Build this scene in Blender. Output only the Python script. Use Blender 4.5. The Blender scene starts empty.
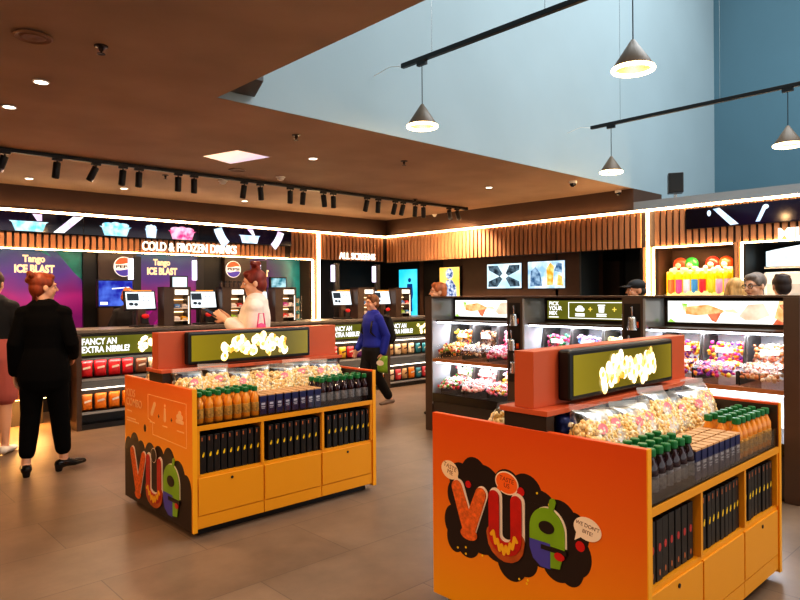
import bpy, bmesh, math, random
from mathutils import Vector, Matrix
random.seed(7)
sc = bpy.context.scene
col = sc.collection
PI = math.pi
sc.view_settings.view_transform = 'Standard'
sc.view_settings.look = 'None'
try: sc.view_settings.look = 'Medium High Contrast'
except Exception as e_: print('LOOK', e_)
sc.view_settings.exposure = 0.42
sc.cycles.use_denoising = True
sc.cycles.max_bounces = 8
sc.cycles.transparent_max_bounces = 16
sc.cycles.sample_clamp_indirect = 6.0
sc.cycles.caustics_reflective = False
sc.cycles.caustics_refractive = False

# ------------------------------------------------------------------ helpers
def lin(h):
    if isinstance(h, str):
        h = h.lstrip('#')
        v = [int(h[i:i+2], 16)/255 for i in (0, 2, 4)]
    else:
        v = h
    return tuple((c/12.92 if c <= .04045 else ((c+.055)/1.055)**2.4) for c in v) + (1,)

def mat(name, c, rough=.55, metal=0, spec=.5, emis=None, es=0, var=0, vscale=8, bump=0, bscale=60, coat=0, stretch=None, alpha_rough=None):
    m = bpy.data.materials.new(name); m.use_nodes = True
    nt = m.node_tree; b = nt.nodes['Principled BSDF']
    cc = lin(c)
    b.inputs['Base Color'].default_value = cc
    b.inputs['Roughness'].default_value = rough
    b.inputs['Metallic'].default_value = metal
    b.inputs['Coat Weight'].default_value = coat; b.inputs['Specular IOR Level'].default_value = spec
    if emis:
        b.inputs['Emission Color'].default_value = lin(emis); b.inputs['Emission Strength'].default_value = es
    tc = nt.nodes.new('ShaderNodeTexCoord')
    mp = nt.nodes.new('ShaderNodeMapping'); nt.links.new(tc.outputs['Object'], mp.inputs[0])
    if stretch: mp.inputs['Scale'].default_value = stretch
    if var:
        n = nt.nodes.new('ShaderNodeTexNoise'); n.inputs['Scale'].default_value = vscale; n.inputs['Detail'].default_value = 5
        nt.links.new(mp.outputs[0], n.inputs['Vector'])
        r = nt.nodes.new('ShaderNodeValToRGB')
        r.color_ramp.elements[0].position = .3; r.color_ramp.elements[1].position = .7
        r.color_ramp.elements[0].color = tuple(x*(1-var) for x in cc[:3])+(1,)
        r.color_ramp.elements[1].color = tuple(min(1, x*(1+var)) for x in cc[:3])+(1,)
        nt.links.new(n.outputs['Fac'], r.inputs[0]); nt.links.new(r.outputs[0], b.inputs['Base Color'])
    if bump:
        n2 = nt.nodes.new('ShaderNodeTexNoise'); n2.inputs['Scale'].default_value = bscale
        nt.links.new(mp.outputs[0], n2.inputs['Vector'])
        bp = nt.nodes.new('ShaderNodeBump'); bp.inputs['Strength'].default_value = bump; bp.inputs['Distance'].default_value = .01
        nt.links.new(n2.outputs['Fac'], bp.inputs['Height']); nt.links.new(bp.outputs[0], b.inputs['Normal'])
    return m

def emit(name, c, s, c2=None, scale=6):
    m = bpy.data.materials.new(name); m.use_nodes = True
    nt = m.node_tree; nt.nodes.clear()
    o = nt.nodes.new('ShaderNodeOutputMaterial'); e = nt.nodes.new('ShaderNodeEmission')
    e.inputs[0].default_value = lin(c); e.inputs[1].default_value = s
    if c2:
        tc = nt.nodes.new('ShaderNodeTexCoord'); n = nt.nodes.new('ShaderNodeTexNoise'); n.inputs['Scale'].default_value = scale
        n.inputs['Detail'].default_value = 3
        nt.links.new(tc.outputs['Object'], n.inputs['Vector'])
        r = nt.nodes.new('ShaderNodeValToRGB'); r.color_ramp.elements[0].position = .38; r.color_ramp.elements[1].position = .62
        r.color_ramp.elements[0].color = lin(c); r.color_ramp.elements[1].color = lin(c2)
        nt.links.new(n.outputs['Fac'], r.inputs[0]); nt.links.new(r.outputs[0], e.inputs[0])
    nt.links.new(e.outputs[0], o.inputs[0])
    return m

def clear(name, tint='#ffffff', gloss=.12, rough=.05):
    m = bpy.data.materials.new(name); m.use_nodes = True
    nt = m.node_tree; nt.nodes.clear()
    o = nt.nodes.new('ShaderNodeOutputMaterial'); mx = nt.nodes.new('ShaderNodeMixShader')
    t = nt.nodes.new('ShaderNodeBsdfTransparent'); t.inputs[0].default_value = lin(tint)
    g = nt.nodes.new('ShaderNodeBsdfGlossy'); g.inputs['Roughness'].default_value = rough
    lw = nt.nodes.new('ShaderNodeLayerWeight'); lw.inputs[0].default_value = .25
    ma = nt.nodes.new('ShaderNodeMath'); ma.operation = 'MULTIPLY_ADD'; ma.inputs[1].default_value = .5; ma.inputs[2].default_value = gloss
    nt.links.new(lw.outputs['Fresnel'], ma.inputs[0]); nt.links.new(ma.outputs[0], mx.inputs[0])
    nt.links.new(t.outputs[0], mx.inputs[1]); nt.links.new(g.outputs[0], mx.inputs[2]); nt.links.new(mx.outputs[0], o.inputs[0])
    return m

def attr_mat(name, rough=.35, es=0):
    m = bpy.data.materials.new(name); m.use_nodes = True
    nt = m.node_tree; b = nt.nodes['Principled BSDF']; b.inputs['Roughness'].default_value = rough
    a = nt.nodes.new('ShaderNodeAttribute'); a.attribute_name = 'Col'
    nt.links.new(a.outputs['Color'], b.inputs['Base Color'])
    if es:
        nt.links.new(a.outputs['Color'], b.inputs['Emission Color']); b.inputs['Emission Strength'].default_value = es
    return m

def ramp_mat(name, stops, axis=2, lo=0, hi=1, rough=.4, es=0, noise=0, nscale=3):
    """printed colour ramp along one object axis (a print, or a lit screen when es>0)"""
    m = bpy.data.materials.new(name); m.use_nodes = True
    nt = m.node_tree; b = nt.nodes['Principled BSDF']; b.inputs['Roughness'].default_value = rough
    tc = nt.nodes.new('ShaderNodeTexCoord'); sx = nt.nodes.new('ShaderNodeSeparateXYZ'); nt.links.new(tc.outputs['Object'], sx.inputs[0])
    mr = nt.nodes.new('ShaderNodeMapRange'); mr.inputs['From Min'].default_value = lo; mr.inputs['From Max'].default_value = hi
    nt.links.new(sx.outputs[axis], mr.inputs['Value'])
    src = mr.outputs[0]
    if noise:
        n = nt.nodes.new('ShaderNodeTexNoise'); n.inputs['Scale'].default_value = nscale; n.inputs['Detail'].default_value = 2
        nt.links.new(tc.outputs['Object'], n.inputs['Vector'])
        ad = nt.nodes.new('ShaderNodeMath'); ad.operation = 'MULTIPLY_ADD'; ad.inputs[1].default_value = noise; nt.links.new(n.outputs['Fac'], ad.inputs[0])
        nt.links.new(src, ad.inputs[2])
        sb = nt.nodes.new('ShaderNodeMath'); sb.operation = 'SUBTRACT'; sb.inputs[1].default_value = noise*.5; nt.links.new(ad.outputs[0], sb.inputs[0])
        src = sb.outputs[0]
    r = nt.nodes.new('ShaderNodeValToRGB')
    els = r.color_ramp.elements
    while len(els) < len(stops): els.new(.5)
    for e, (p, c) in zip(els, stops): e.position = p; e.color = lin(c)
    nt.links.new(src, r.inputs[0]); nt.links.new(r.outputs[0], b.inputs['Base Color'])
    if es:
        nt.links.new(r.outputs[0], b.inputs['Emission Color']); b.inputs['Emission Strength'].default_value = es
    return m

def box(bm, x0, y0, z0, x1, y1, z1, rot=None, piv=None):
    r = bmesh.ops.create_cube(bm, size=1)
    vs = r['verts']
    for v in vs:
        v.co = Vector(((x0+x1)/2+v.co.x*(x1-x0), (y0+y1)/2+v.co.y*(y1-y0), (z0+z1)/2+v.co.z*(z1-z0)))
    if rot is not None: bmesh.ops.rotate(bm, verts=vs, cent=piv or Vector(((x0+x1)/2, (y0+y1)/2, (z0+z1)/2)), matrix=rot)
    return vs

def poly(bm, pts, d=.004, z=0):
    """flat prism in local XY, thickness d along +Z"""
    a = [bm.verts.new((x, y, z)) for x, y in pts]; b = [bm.verts.new((x, y, z+d)) for x, y in pts]
    n = len(pts)
    bm.faces.new(b); bm.faces.new(a[::-1])
    for i in range(n): bm.faces.new((a[i], a[(i+1) % n], b[(i+1) % n], b[i]))

def circ(cx, cy, rx, ry=None, n=28, rot=0):
    ry = ry or rx
    o = []
    for i in range(n):
        x, y = rx*math.cos(2*PI*i/n), ry*math.sin(2*PI*i/n)
        o.append((cx+x*math.cos(rot)-y*math.sin(rot), cy+x*math.sin(rot)+y*math.cos(rot)))
    return o

def lathe(bm, prof, n=16, c=(0, 0, 0)):
    rings = []
    for r, z in prof:
        if r < 1e-5: rings.append([bm.verts.new((c[0], c[1], c[2]+z))])
        else: rings.append([bm.verts.new((c[0]+r*math.cos(2*PI*i/n), c[1]+r*math.sin(2*PI*i/n), c[2]+z)) for i in range(n)])
    for a, b in zip(rings, rings[1:]):
        for i in range(n):
            j = (i+1) % n
            if len(a) == 1 and len(b) == 1: continue
            if len(a) == 1: bm.faces.new((a[0], b[j], b[i]))
            elif len(b) == 1: bm.faces.new((a[i], a[j], b[0]))
            else: bm.faces.new((a[i], a[j], b[j], b[i]))
    if len(rings[0]) > 1: bm.faces.new(rings[0][::-1])
    if len(rings[-1]) > 1: bm.faces.new(rings[-1])

def tube(bm, pts, rad, n=10, ref=(1, 0, 0), caps=True):
    """swept ellipse through pts; rad = list of r or (r along ref, r across); rounded ends"""
    P = [Vector(p) for p in pts]
    R = [(r, r) if not isinstance(r, (tuple, list)) else tuple(r) for r in rad]
    T = []
    for i in range(len(P)):
        a = P[max(0, i-1)]; b = P[min(len(P)-1, i+1)]
        T.append((b-a).normalized())
    if caps:
        r0, r1 = min(R[0]), min(R[-1])
        pre = [(P[0]-T[0]*r0*k, (R[0][0]*s, R[0][1]*s), T[0]) for k, s in ((.98, .2), (.8, .6), (.45, .89))]
        post = [(P[-1]+T[-1]*r1*k, (R[-1][0]*s, R[-1][1]*s), T[-1]) for k, s in ((.45, .89), (.8, .6), (.98, .2))]
    else: pre = post = []
    seq = pre + list(zip(P, R, T)) + post
    ref = Vector(ref); rings = []
    for p, (ra, rb), t in seq:
        s = ref - t*ref.dot(t)
        if s.length < 1e-4: s = Vector((0, 1, 0)) - t*t.y
        s.normalize(); u = t.cross(s)
        rings.append([bm.verts.new(p + s*ra*math.cos(2*PI*i/n) + u*rb*math.sin(2*PI*i/n)) for i in range(n)])
    for a, b in zip(rings, rings[1:]):
        for i in range(n): bm.faces.new((a[i], a[(i+1) % n], b[(i+1) % n], b[i]))
    bm.faces.new(rings[0][::-1]); bm.faces.new(rings[-1])

def ell(bm, c, r, sub=2, rot=None):
    res = bmesh.ops.create_icosphere(bm, subdivisions=sub, radius=1)
    for v in res['verts']:
        p = Vector((v.co.x*r[0], v.co.y*r[1], v.co.z*r[2]))
        if rot is not None: p = rot @ p
        v.co = p + Vector(c)
    return res['verts']

def obj(name, bm, m, parent=None, smooth=False, loc=None, rot=None, bevel=0):
    bmesh.ops.recalc_face_normals(bm, faces=bm.faces)
    me = bpy.data.meshes.new(name); bm.to_mesh(me); bm.free()
    if m: me.materials.append(m)
    if smooth:
        for p in me.polygons: p.use_smooth = True
    o = bpy.data.objects.new(name, me); col.objects.link(o)
    if parent: o.parent = parent
    if loc: o.location = loc
    if rot: o.rotation_euler = rot
    if bevel:
        md = o.modifiers.new('bevel', 'BEVEL'); md.width = bevel; md.segments = 2; md.limit_method = 'ANGLE'
    return o

def B(name, m, boxes, parent=None, bevel=0, **k):
    bm = bmesh.new()
    for b in boxes: box(bm, *b)
    return obj(name, bm, m, parent, bevel=bevel, **k)

def PL(name, m, polys, parent=None, d=.004, z=0, **k):
    bm = bmesh.new()
    for i, p in enumerate(polys): poly(bm, p, d+i*5e-5, z)
    return obj(name, bm, m, parent, **k)

def PLS(name, m, polys, parent=None, d=.004, z=0, **k):
    for p in polys: PL(name, m, [p], parent, d, z, **k)

def tag(o, label, cat, group=None, kind=None):
    o['label'] = label; o['category'] = cat
    if group: o['group'] = group
    if kind: o['kind'] = kind
    return o

def thing(name, label, cat, loc=(0, 0, 0), rz=0, group=None):
    o = bpy.data.objects.new(name, None); col.objects.link(o)
    o.empty_display_size = .05
    o.location = loc; o.rotation_euler = (0, 0, rz)
    return tag(o, label, cat, group)

def struct(o):
    o['kind'] = 'structure'; return o

def dup(root, loc, rz=None, label=None, rot=None):
    kids = KIDS.get(root.name)
    if kids is None:
        kids = KIDS[root.name] = [(c, list(c.children)) for c in root.children]
    r = root.copy(); col.objects.link(r); r.location = loc
    if rz is not None: r.rotation_euler = (0, 0, rz)
    if rot is not None: r.rotation_euler = rot
    if label: r['label'] = label
    for c, gs in kids:
        k = c.copy(); col.objects.link(k); k.parent = r
        for g in gs:
            q = g.copy(); col.objects.link(q); q.parent = k
    return r
KIDS = {}

def text(name, s, size, m, parent=None, loc=(0, 0, 0), rot=(0, 0, 0), ext=.003, bold=0, align='LEFT', width=None, space=1, line=.9, shear=0):
    c = bpy.data.curves.new(name, 'FONT'); c.body = s; c.size = size; c.extrude = ext; c.offset = bold; c.align_x = align
    c.space_character = space; c.space_line = line; c.shear = shear; c.resolution_u = 4
    t = bpy.data.objects.new(name+'_src', c); col.objects.link(t)
    bpy.context.view_layer.update()
    dg = bpy.context.evaluated_depsgraph_get()
    me = bpy.data.meshes.new_from_object(t.evaluated_get(dg))
    bpy.data.objects.remove(t)
    if width:
        xs = [v.co.x for v in me.vertices]; w = max(xs)-min(xs)
        off = min(xs) if align == 'LEFT' else 0
        for v in me.vertices: v.co.x = (v.co.x-off)*width/w
    me.name = name
    me.materials.clear(); me.materials.append(m)
    o = bpy.data.objects.new(name, me); col.objects.link(o)
    if parent: o.parent = parent
    o.location = loc; o.rotation_euler = rot
    return o

FA = (PI/2, 0, 0)              # upright, facing the front (-Y)
FB = (PI/2, 0, -PI/2)          # upright, facing -X
RB = -PI/2
ORD = ['first', 'second', 'third', 'fourth', 'fifth', 'sixth', 'seventh', 'eighth', 'ninth', 'tenth', 'eleventh', 'twelfth', 'thirteenth', 'fourteenth', 'fifteenth', 'sixteenth', 'seventeenth', 'eighteenth', 'nineteenth', 'twentieth', 'twenty-first', 'twenty-second', 'twenty-third', 'twenty-fourth']

def lamp(kind, loc, e, c='#ffcf9a', size=.05, rot=None, spot=None, sy=None, name='lamp', blend=.5):
    l = bpy.data.lights.new(name, kind); l.energy = e; l.color = lin(c)[:3]
    if kind == 'AREA':
        l.size = size
        if sy: l.shape = 'RECTANGLE'; l.size_y = sy
    else: l.shadow_soft_size = size
    if spot: l.spot_size = spot; l.spot_blend = blend
    o = bpy.data.objects.new(name, l); col.objects.link(o); o.location = loc
    if rot: o.rotation_euler = rot
    return o

# ------------------------------------------------------------------ materials
M = {}
M['ceil'] = mat('brown_plaster', '#ae927a', .75, var=.13, vscale=1.3, bump=.06, bscale=14)
M['void'] = mat('blue_grey_paint', '#97a8ae', .8, var=.05, vscale=.8, bump=.03)
M['void2'] = mat('dark_blue_paint', '#4f6f7c', .8, var=.05, vscale=.8)
M['bulk'] = mat('dark_brown_paint', '#513a2c', .6, var=.06, vscale=2)
M['bulkgrey'] = mat('grey_paint', '#83898d', .7)
M['slat'] = mat('oak_slat', '#b07a54', .5, var=.22, vscale=5, stretch=(1, 1, .12))
M['slatback'] = mat('slat_backing', '#23140d', .8)
M['dark'] = mat('dark_wall', '#15120f', .6)
M['brownwall'] = mat('brown_wall', '#54392a', .55, var=.06)
M['navywall'] = mat('slate_wall', '#2b3338', .5)
M['black'] = mat('black_satin', '#0d0c0c', .4)
M['blackgloss'] = mat('black_gloss', '#0b0b0c', .12)
M['charcoal'] = mat('charcoal_laminate', '#34302d', .35, var=.05)
M['bronze'] = mat('bronze_laminate', '#4a3a30', .35, var=.06)
M['cabside'] = mat('cabinet_laminate', '#94979a', .16)
M['metal'] = mat('brushed_steel', '#b8b8b8', .25, 1)
M['counter'] = mat('grey_stone_top', '#6a625b', .3, var=.12, vscale=30)
M['wood'] = mat('warm_wood', '#a86a3a', .45, var=.2, vscale=4, stretch=(.3, 1, 3))
M['orange'] = mat('orange_laminate', '#c25a34', .4)
M['yellow'] = mat('yellow_laminate', '#dd9416', .38)
M['yelladj'] = mat('yellow_edge', '#e9a21d', .38)
M['liner'] = mat('dark_brown_liner', '#2f211a', .4)
M['white'] = mat('white_plastic', '#ece8e0', .45)
M['led'] = emit('warm_led', '#ffd29a', 24)
M['ledw'] = emit('white_led', '#eef4ff', 7)
M['sign'] = emit('sign_letter', '#fff1dc', 1.7)
M['signw'] = emit('sign_print_lit', '#ffffff', 1.1)
M['olive'] = ramp_mat('olive_lightbox', [(0, '#6f6418'), (.35, '#5b5214'), (.75, '#4c4410'), (1, '#6e621c')], 0, 0, 1, .15, .8)
M['olive2'] = emit('olive_header', '#5b5a1c', .95, '#6a6526', 2)
M['popglow'] = emit('lit_popcorn', '#fff3cf', 2.2, '#ffcf78', 22)
M['popglow2'] = emit('lit_popcorn_edge', '#f7a33a', 1.1, '#ffdb8c', 18)
M['clear'] = clear('clear_acrylic', '#ffffff', .03)
M['film'] = clear('bag_film', '#fffdf8', .035, .28)
M['candy'] = attr_mat('candies', .3)
M['popcorn'] = attr_mat('popcorn', .6)
M['cap'] = mat('green_cap', '#0f6b35', .35)
M['juiceo'] = mat('orange_juice', '#dd8a22', .12, coat=.5)
M['juicep'] = mat('dark_juice', '#2a1018', .12, coat=.5)
M['labelo'] = mat('orange_bottle_label', '#b98a3c', .5, var=.6, vscale=55)
M['labelp'] = mat('grey_bottle_label', '#6d6a6c', .5, var=.6, vscale=55)
M['navy'] = mat('navy_carton', '#1a2250', .4)
M['kraft'] = mat('kraft_card', '#c39668', .7, var=.08, vscale=30)
M['pale'] = mat('pale_print', '#c9ccd6', .5)
M['gold'] = mat('gold_print', '#f0c81e', .4)
M['redprint'] = mat('red_print', '#b03030', .4)
M['copper'] = mat('copper_print', '#b4653a', .4)
M['boxblk'] = mat('black_card', '#131110', .42)
M['skin'] = mat('skin', '#e0a98a', .5, var=.05, vscale=12)
M['eye'] = mat('eye_white', '#f2efe9', .2)
M['iris'] = mat('eye_dark', '#2b1d14', .2)
M['lip'] = mat('lip', '#b0625a', .5)
M['print_w'] = mat('white_print', '#f2dcc4', .5)
M['cloud'] = mat('dark_brown_print', '#241510', .4)
M['popfill'] = mat('popcorn_mass', '#f0cf94', .7, var=.25, vscale=40)
# ------------------------------------------------------------------ setting
def floor_mat():
    m = bpy.data.materials.new('stone_tile_floor'); m.use_nodes = True
    nt = m.node_tree; b = nt.nodes['Principled BSDF']
    tc = nt.nodes.new('ShaderNodeTexCoord')
    br = nt.nodes.new('ShaderNodeTexBrick'); br.offset = .5
    br.inputs['Scale'].default_value = 1; br.inputs['Brick Width'].default_value = 1.2; br.inputs['Row Height'].default_value = .6
    br.inputs['Mortar Size'].default_value = .003; br.inputs['Mortar Smooth'].default_value = .3
    br.inputs['Color1'].default_value = lin('#7f6b59'); br.inputs['Color2'].default_value = lin('#705d4d'); br.inputs['Mortar'].default_value = lin('#54463a')
    nt.links.new(tc.outputs['Object'], br.inputs['Vector'])
    n = nt.nodes.new('ShaderNodeTexNoise'); n.inputs['Scale'].default_value = 2.2; n.inputs['Detail'].default_value = 7; n.inputs['Roughness'].default_value = .65
    nt.links.new(tc.outputs['Object'], n.inputs['Vector'])
    r = nt.nodes.new('ShaderNodeValToRGB'); r.color_ramp.elements[0].position = .3; r.color_ramp.elements[1].position = .72
    r.color_ramp.elements[0].color = (.66, .66, .66, 1); r.color_ramp.elements[1].color = (1.15, 1.13, 1.1, 1)
    nt.links.new(n.outputs['Fac'], r.inputs[0])
    mx = nt.nodes.new('ShaderNodeMix'); mx.data_type = 'RGBA'; mx.blend_type = 'MULTIPLY'; mx.inputs[0].default_value = 1
    nt.links.new(br.outputs['Color'], mx.inputs[6]); nt.links.new(r.outputs[0], mx.inputs[7]); nt.links.new(mx.outputs[2], b.inputs['Base Color'])
    b.inputs['Roughness'].default_value = .34
    return m
struct(B('floor', floor_mat(), [(-5, -5, -.1, 13, 14, 0)]))
CZ = 3.02; VX = 2.41; VY = 4.6; WX = 8.984; WY = 10.0; RX = 11.95
struct(B('ceiling', M['ceil'], [(-5, -5, CZ, VX, 14, CZ+.3), (VX, VY+.012, CZ, 13, 14, CZ+.3)]))
struct(B('wall_upper_back', M['void'], [(VX, VY, CZ, RX+.2, VY+.011, 8), (WX+.9, VY, 2.82, RX+.2, VY+.011, CZ), (VX, VY+.011, CZ+.3, RX+.2, VY+.2, 8)]))
struct(B('wall_upper_right', M['void2'], [(RX, -5, 0, RX+.2, VY, 8)]))
struct(B('wall_upper_left', M['void'], [(VX-.2, -5, CZ+.3, VX, VY+.2, 8)]))
struct(B('wall_left', M['brownwall'], [(-5.2, -5, 0, -5, 14, CZ)]))
# the back: bulkhead, slatted fascia, posters behind it
struct(B('wall_back', M['dark'], [(-5, 11.0, 0, 13, 11.2, CZ)]))
struct(B('trim_1', M['bulk'], [(-5, WY, 2.69, WX, WY+.9, CZ), (WX, VY, 2.69, WX+.9, 11, CZ)]))       # bulkheads
struct(B('trim_2', M['bulkgrey'], [(WX, -5, 2.69, RX, VY, 2.82)]))
def slats(name, a0, a1, z0, z1, along, pitch=.09, w=.058, d=.03):
    bm = bmesh.new()
    n = int((a1-a0)/pitch)
    for i in range(n+1):
        a = a0+i*pitch
        if a+w > a1: break
        if along == 'X': box(bm, a, WY-d, z0, a+w, WY, z1)
        else: box(bm, WX-d, a, z0, WX, a+w, z1)
    return struct(obj(name, bm, M['slat']))
slats('trim_3', -2.0, 6.6, 2.17, 2.375, 'X'); slats('trim_4', 6.66, WX-.03, 2.17, 2.66, 'X')
slats('trim_5', 4.48, WY-.04, 2.15, 2.66, 'Y')
slats('trim_6', -2, 4.34, 2.15, 2.66, 'Y')
slats('trim_7', 4.30, 4.48, 0, 2.15, 'Y', .09); slats('trim_8', 3.12, 3.22, 0, 2.15, 'Y', .05, .036)
struct(B('trim_9', M['slatback'], [(-5, WY, 2.165, WX, WY+.12, 2.69), (WX, -5, 2.145, WX+.12, WY+.1, 2.69)]))   # fascia backing and soffits
struct(B('trim_10', M['slatback'], [(WX, 4.28, 0, WX+.1, 4.505, 2.15), (WX, 3.11, 0, WX+.1, 3.233, 2.15)]))
struct(B('wall_right', M['brownwall'], [(9.62, 5.53, 0, 9.75, 8.98, 2.5), (9.62, 9.55, 0, 9.75, 9.66, 2.5)]))
struct(B('trim_11', M['dark'], [(9.63, 8.98, 0, 9.76, 11, 2.5), (7.30, 10.9, 0, 9.7, 11, 2.5)]))
struct(B('trim_12', M['navywall'], [(10.4, 3.2, 0, 10.5, 6.6, 2.6), (9.62, 6.3, 0, 10.4, 6.35, 2.6), (WX+.1, 4.505, 0, 10.4, 4.52, 2.6), (WX+.1, 5.53, 0, 9.62, 5.56, 2.6)]))
d1 = struct(B('door_1', mat('brown_door', '#4b3b32', .45), [(10.34, 5.55, 0, 10.4, 6.10, 2.05)]))
B('door_frame', M['black'], [(10.33, 6.10, 0, 10.4, 6.20, 2.2), (10.33, 5.48, 0, 10.4, 5.55, 2.2), (10.33, 5.48, 2.05, 10.4, 6.20, 2.2)], d1)
ex = B('door_indicator', emit('red_indicator', '#ff2010', 2), [(10.325, 5.90, 2.10, 10.335, 5.94, 2.13)], d1)
# niche and opening on the right wall
struct(B('trim_13', M['brownwall'], [(9.55, 3.2, 0, 9.6, 4.3, 2.2), (WX+.1, 4.285, 0, 9.6, 4.30, 2.2), (WX+.1, 3.2, 0, 9.6, 3.215, 2.2), (WX+.1, 3.2, 2.13, 9.6, 4.3, 2.14), (WX, 3.23, .95, 9.55, 4.285, 1.0), (WX+.01, 3.23, 0, WX+.06, 4.285, .95)]))
struct(B('trim_14', M['dark'], [(10.6, -1, 0, 10.7, 3.2, 2.3), (WX+.1, 3.13, 0, 10.6, 3.17, 2.3), (WX+.1, -1, 2.15, 10.6, 3.2, 2.2)]))
# back bay side return, dark columns
struct(B('trim_15', M['brownwall'], [(7.14, WY-.02, 0, 7.30, 10.45, 2.17)]))
struct(B('trim_16', M['black'], [(3.22, 10.36, 0, 3.42, 10.5, 2.17), (5.06, 10.40, 0, 5.51, 10.5, 2.17), (-5, 10.48, 0, 7.2, 10.52, 2.17)]))
struct(B('trim_17', M['bronze'], [(3.42, 10.30, 0, 3.99, 10.48, 2.17), (5.51, 10.30, 0, 6.0, 10.48, 2.17)]))

struct(B('added_led_lip', M['bulk'], [(-5, WY-.05, 2.692, WX, WY, 2.70), (WX-.05, VY, 2.692, WX, WY, 2.70)])); struct(B('added_led_lip_grey', M['bulkgrey'], [(WX-.05, -5, 2.692, WX, VY, 2.70)]))  # lips added over the LED strips to keep their light off the bulkheads
# LED strips
def led(boxes, label):
    return tag(B('led_strip', M['led'], boxes), label, 'light strip', 'warm LED lines around the fascias')
led([(-2, WY-.035, 2.665, WX-.03, WY, 2.69)], 'long warm LED line along the top of the left slatted fascia')
led([(WX-.035, -2, 2.665, WX, WY-.03, 2.69)], 'long warm LED line along the top of the right slatted fascia')
led([(-2, WY-.04, 2.15, 7.12, WY-.02, 2.163)], 'horizontal LED line under the slats above the drink posters')
led([(7.115, WY-.04, 0, 7.14, WY-.02, 2.15)], 'short vertical LED line ending the drink bay')
led([(7.235, WY-.06, 0, 7.27, WY-.03, 2.665)], 'tall vertical LED line between drink bay and till screens')
led([(WX-.06, 4.35, 0, WX-.03, 4.38, 2.665)], 'tall vertical LED line left of the sweet dispenser niche')
led([(WX-.05, 3.23, 2.125, WX-.03, 4.29, 2.142)], 'LED line along the top of the sweet dispenser niche')
led([(WX-.05, 4.275, 0, WX-.03, 4.295, 2.125)], 'thin vertical LED line edging the left of the niche')
led([(WX-.05, -1, 2.125, WX-.03, 3.12, 2.142)], 'LED line above the milkshake opening at right')
led([(WX-.05, 3.10, 0, WX-.03, 3.12, 2.125)], 'vertical LED line at the left of the milkshake opening')

# posters behind the tills
iceblast = ramp_mat('purple_poster', [(0, '#6a1464'), (.3, '#8a1f74'), (.55, '#54308c'), (.75, '#3a3a7c'), (1, '#1d7078')], 2, 0.2, 1.25, .35, .30, .5, 1.4)
tealp = ramp_mat('teal_poster', [(0, '#3a1a50'), (.3, '#4a2468'), (.55, '#1c4f63'), (.75, '#187a80'), (1, '#12303a')], 0, .0, 1.3, .35, .22, .6, 2.2)
cream = mat('cream_print', '#f5dcae', .5, emis='#f5dcae', es=.55)
def poster(x0, x1, m, label, tx=None, tw=.6):
    t = thing('drinks_poster', label, 'poster', (x0, 10.40, 1.0), 0, 'purple drinks posters behind the tills')
    B('panel', m, [(0, 0, 0, x1-x0, .02, 1.17)], t)
    PLS('light_streak', emit('magenta_streak', '#c02a90', .5), [[(.1, .1), (.16, .1), (.5, .5), (.47, .5)], [(.3, .05), (.34, .05), (.7, .42), (.68, .43)]], t, .003, loc=(0, 0, 0), rot=FA)
    if x1-x0 > 1.5: PLS('teal_burst', mat('teal_print', '#1f8f90', .4, var=.4, vscale=5), [[(1.66, 1.17), (2.02, 1.17), (2.02, .74), (1.90, .86)], [(1.40, 1.17), (1.52, 1.17), (1.60, 1.08)]], t, .0015, rot=FA)
    if tx is not None:
        text('brand_lettering', 'Tango', .135, cream, t, (tx+tw*.20, -.004, 1.0), FA, .003, .006, width=tw*.56)
        text('product_lettering', 'ICE BLAST', .15, cream, t, (tx, -.004, .85), (PI/2, 0, 0), .003, .008, width=tw)
    return t
poster(1.2, 3.22, iceblast, 'purple and teal frozen drink poster furthest left, behind the blazer woman', 1.12, .52)
poster(3.99, 5.06, iceblast, 'middle purple frozen drink poster between the two round logo signs', .208, .50)
poster(6.0, 7.13, tealp, 'teal purple poster at the right end of the drink bay', .02, .42)
def round_logo(cx, cz, y, r, label):
    t = thing('round_logo_sign', label, 'sign', (cx, y, cz), 0, 'round drink logo signs')
    k = dict(rot=FA)
    PL('disc', mat('logo_white', '#f5efe6', .4, emis='#f5efe6', es=.5), [circ(0, 0, r, n=40)], t, .012, **k)
    def seg(sign):
        pts = []
        for i in range(25):
            a = PI*i/24
            x, y_ = .93*r*math.cos(a), .93*r*math.sin(a)*sign
            y_ = y_ if abs(y_) > .3*r else sign*.3*r
            if abs(math.hypot(x, y_)) <= .94*r: pts.append((x, y_))
        out = pts
        lo = [(x, sign*(.3*r)+.07*r*math.sin(x/r*3.0)) for x in [(-.85+1.7*i/14)*r for i in range(15)]]
        up = [((.92*r)*math.cos(a), sign*.92*r*math.sin(a)) for a in [.36+(PI-.72)*i/20 for i in range(21)]]
        return lo + up
    PL('top_band', mat('logo_orange', '#e9582c', .4, emis='#e9582c', es=.5), [seg(1)], t, .004, .012, **k)
    PL('bottom_band', mat('logo_violet', '#4a3b9c', .4, emis='#4a3b9c', es=.5), [seg(-1)], t, .004, .012, **k)
    text('lettering', 'PEPSI', .3*r*1.35, M['black'], t, (-.78*r, -.0165, -.13*r), FA, .002, .002, width=1.56*r)
round_logo(3.79, 1.955, 10.285, .155, 'round orange, white and violet logo sign above the blue screen')
round_logo(5.66, 1.955, 10.285, .145, 'round orange, white and violet logo sign behind the cream blouse woman')
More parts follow.
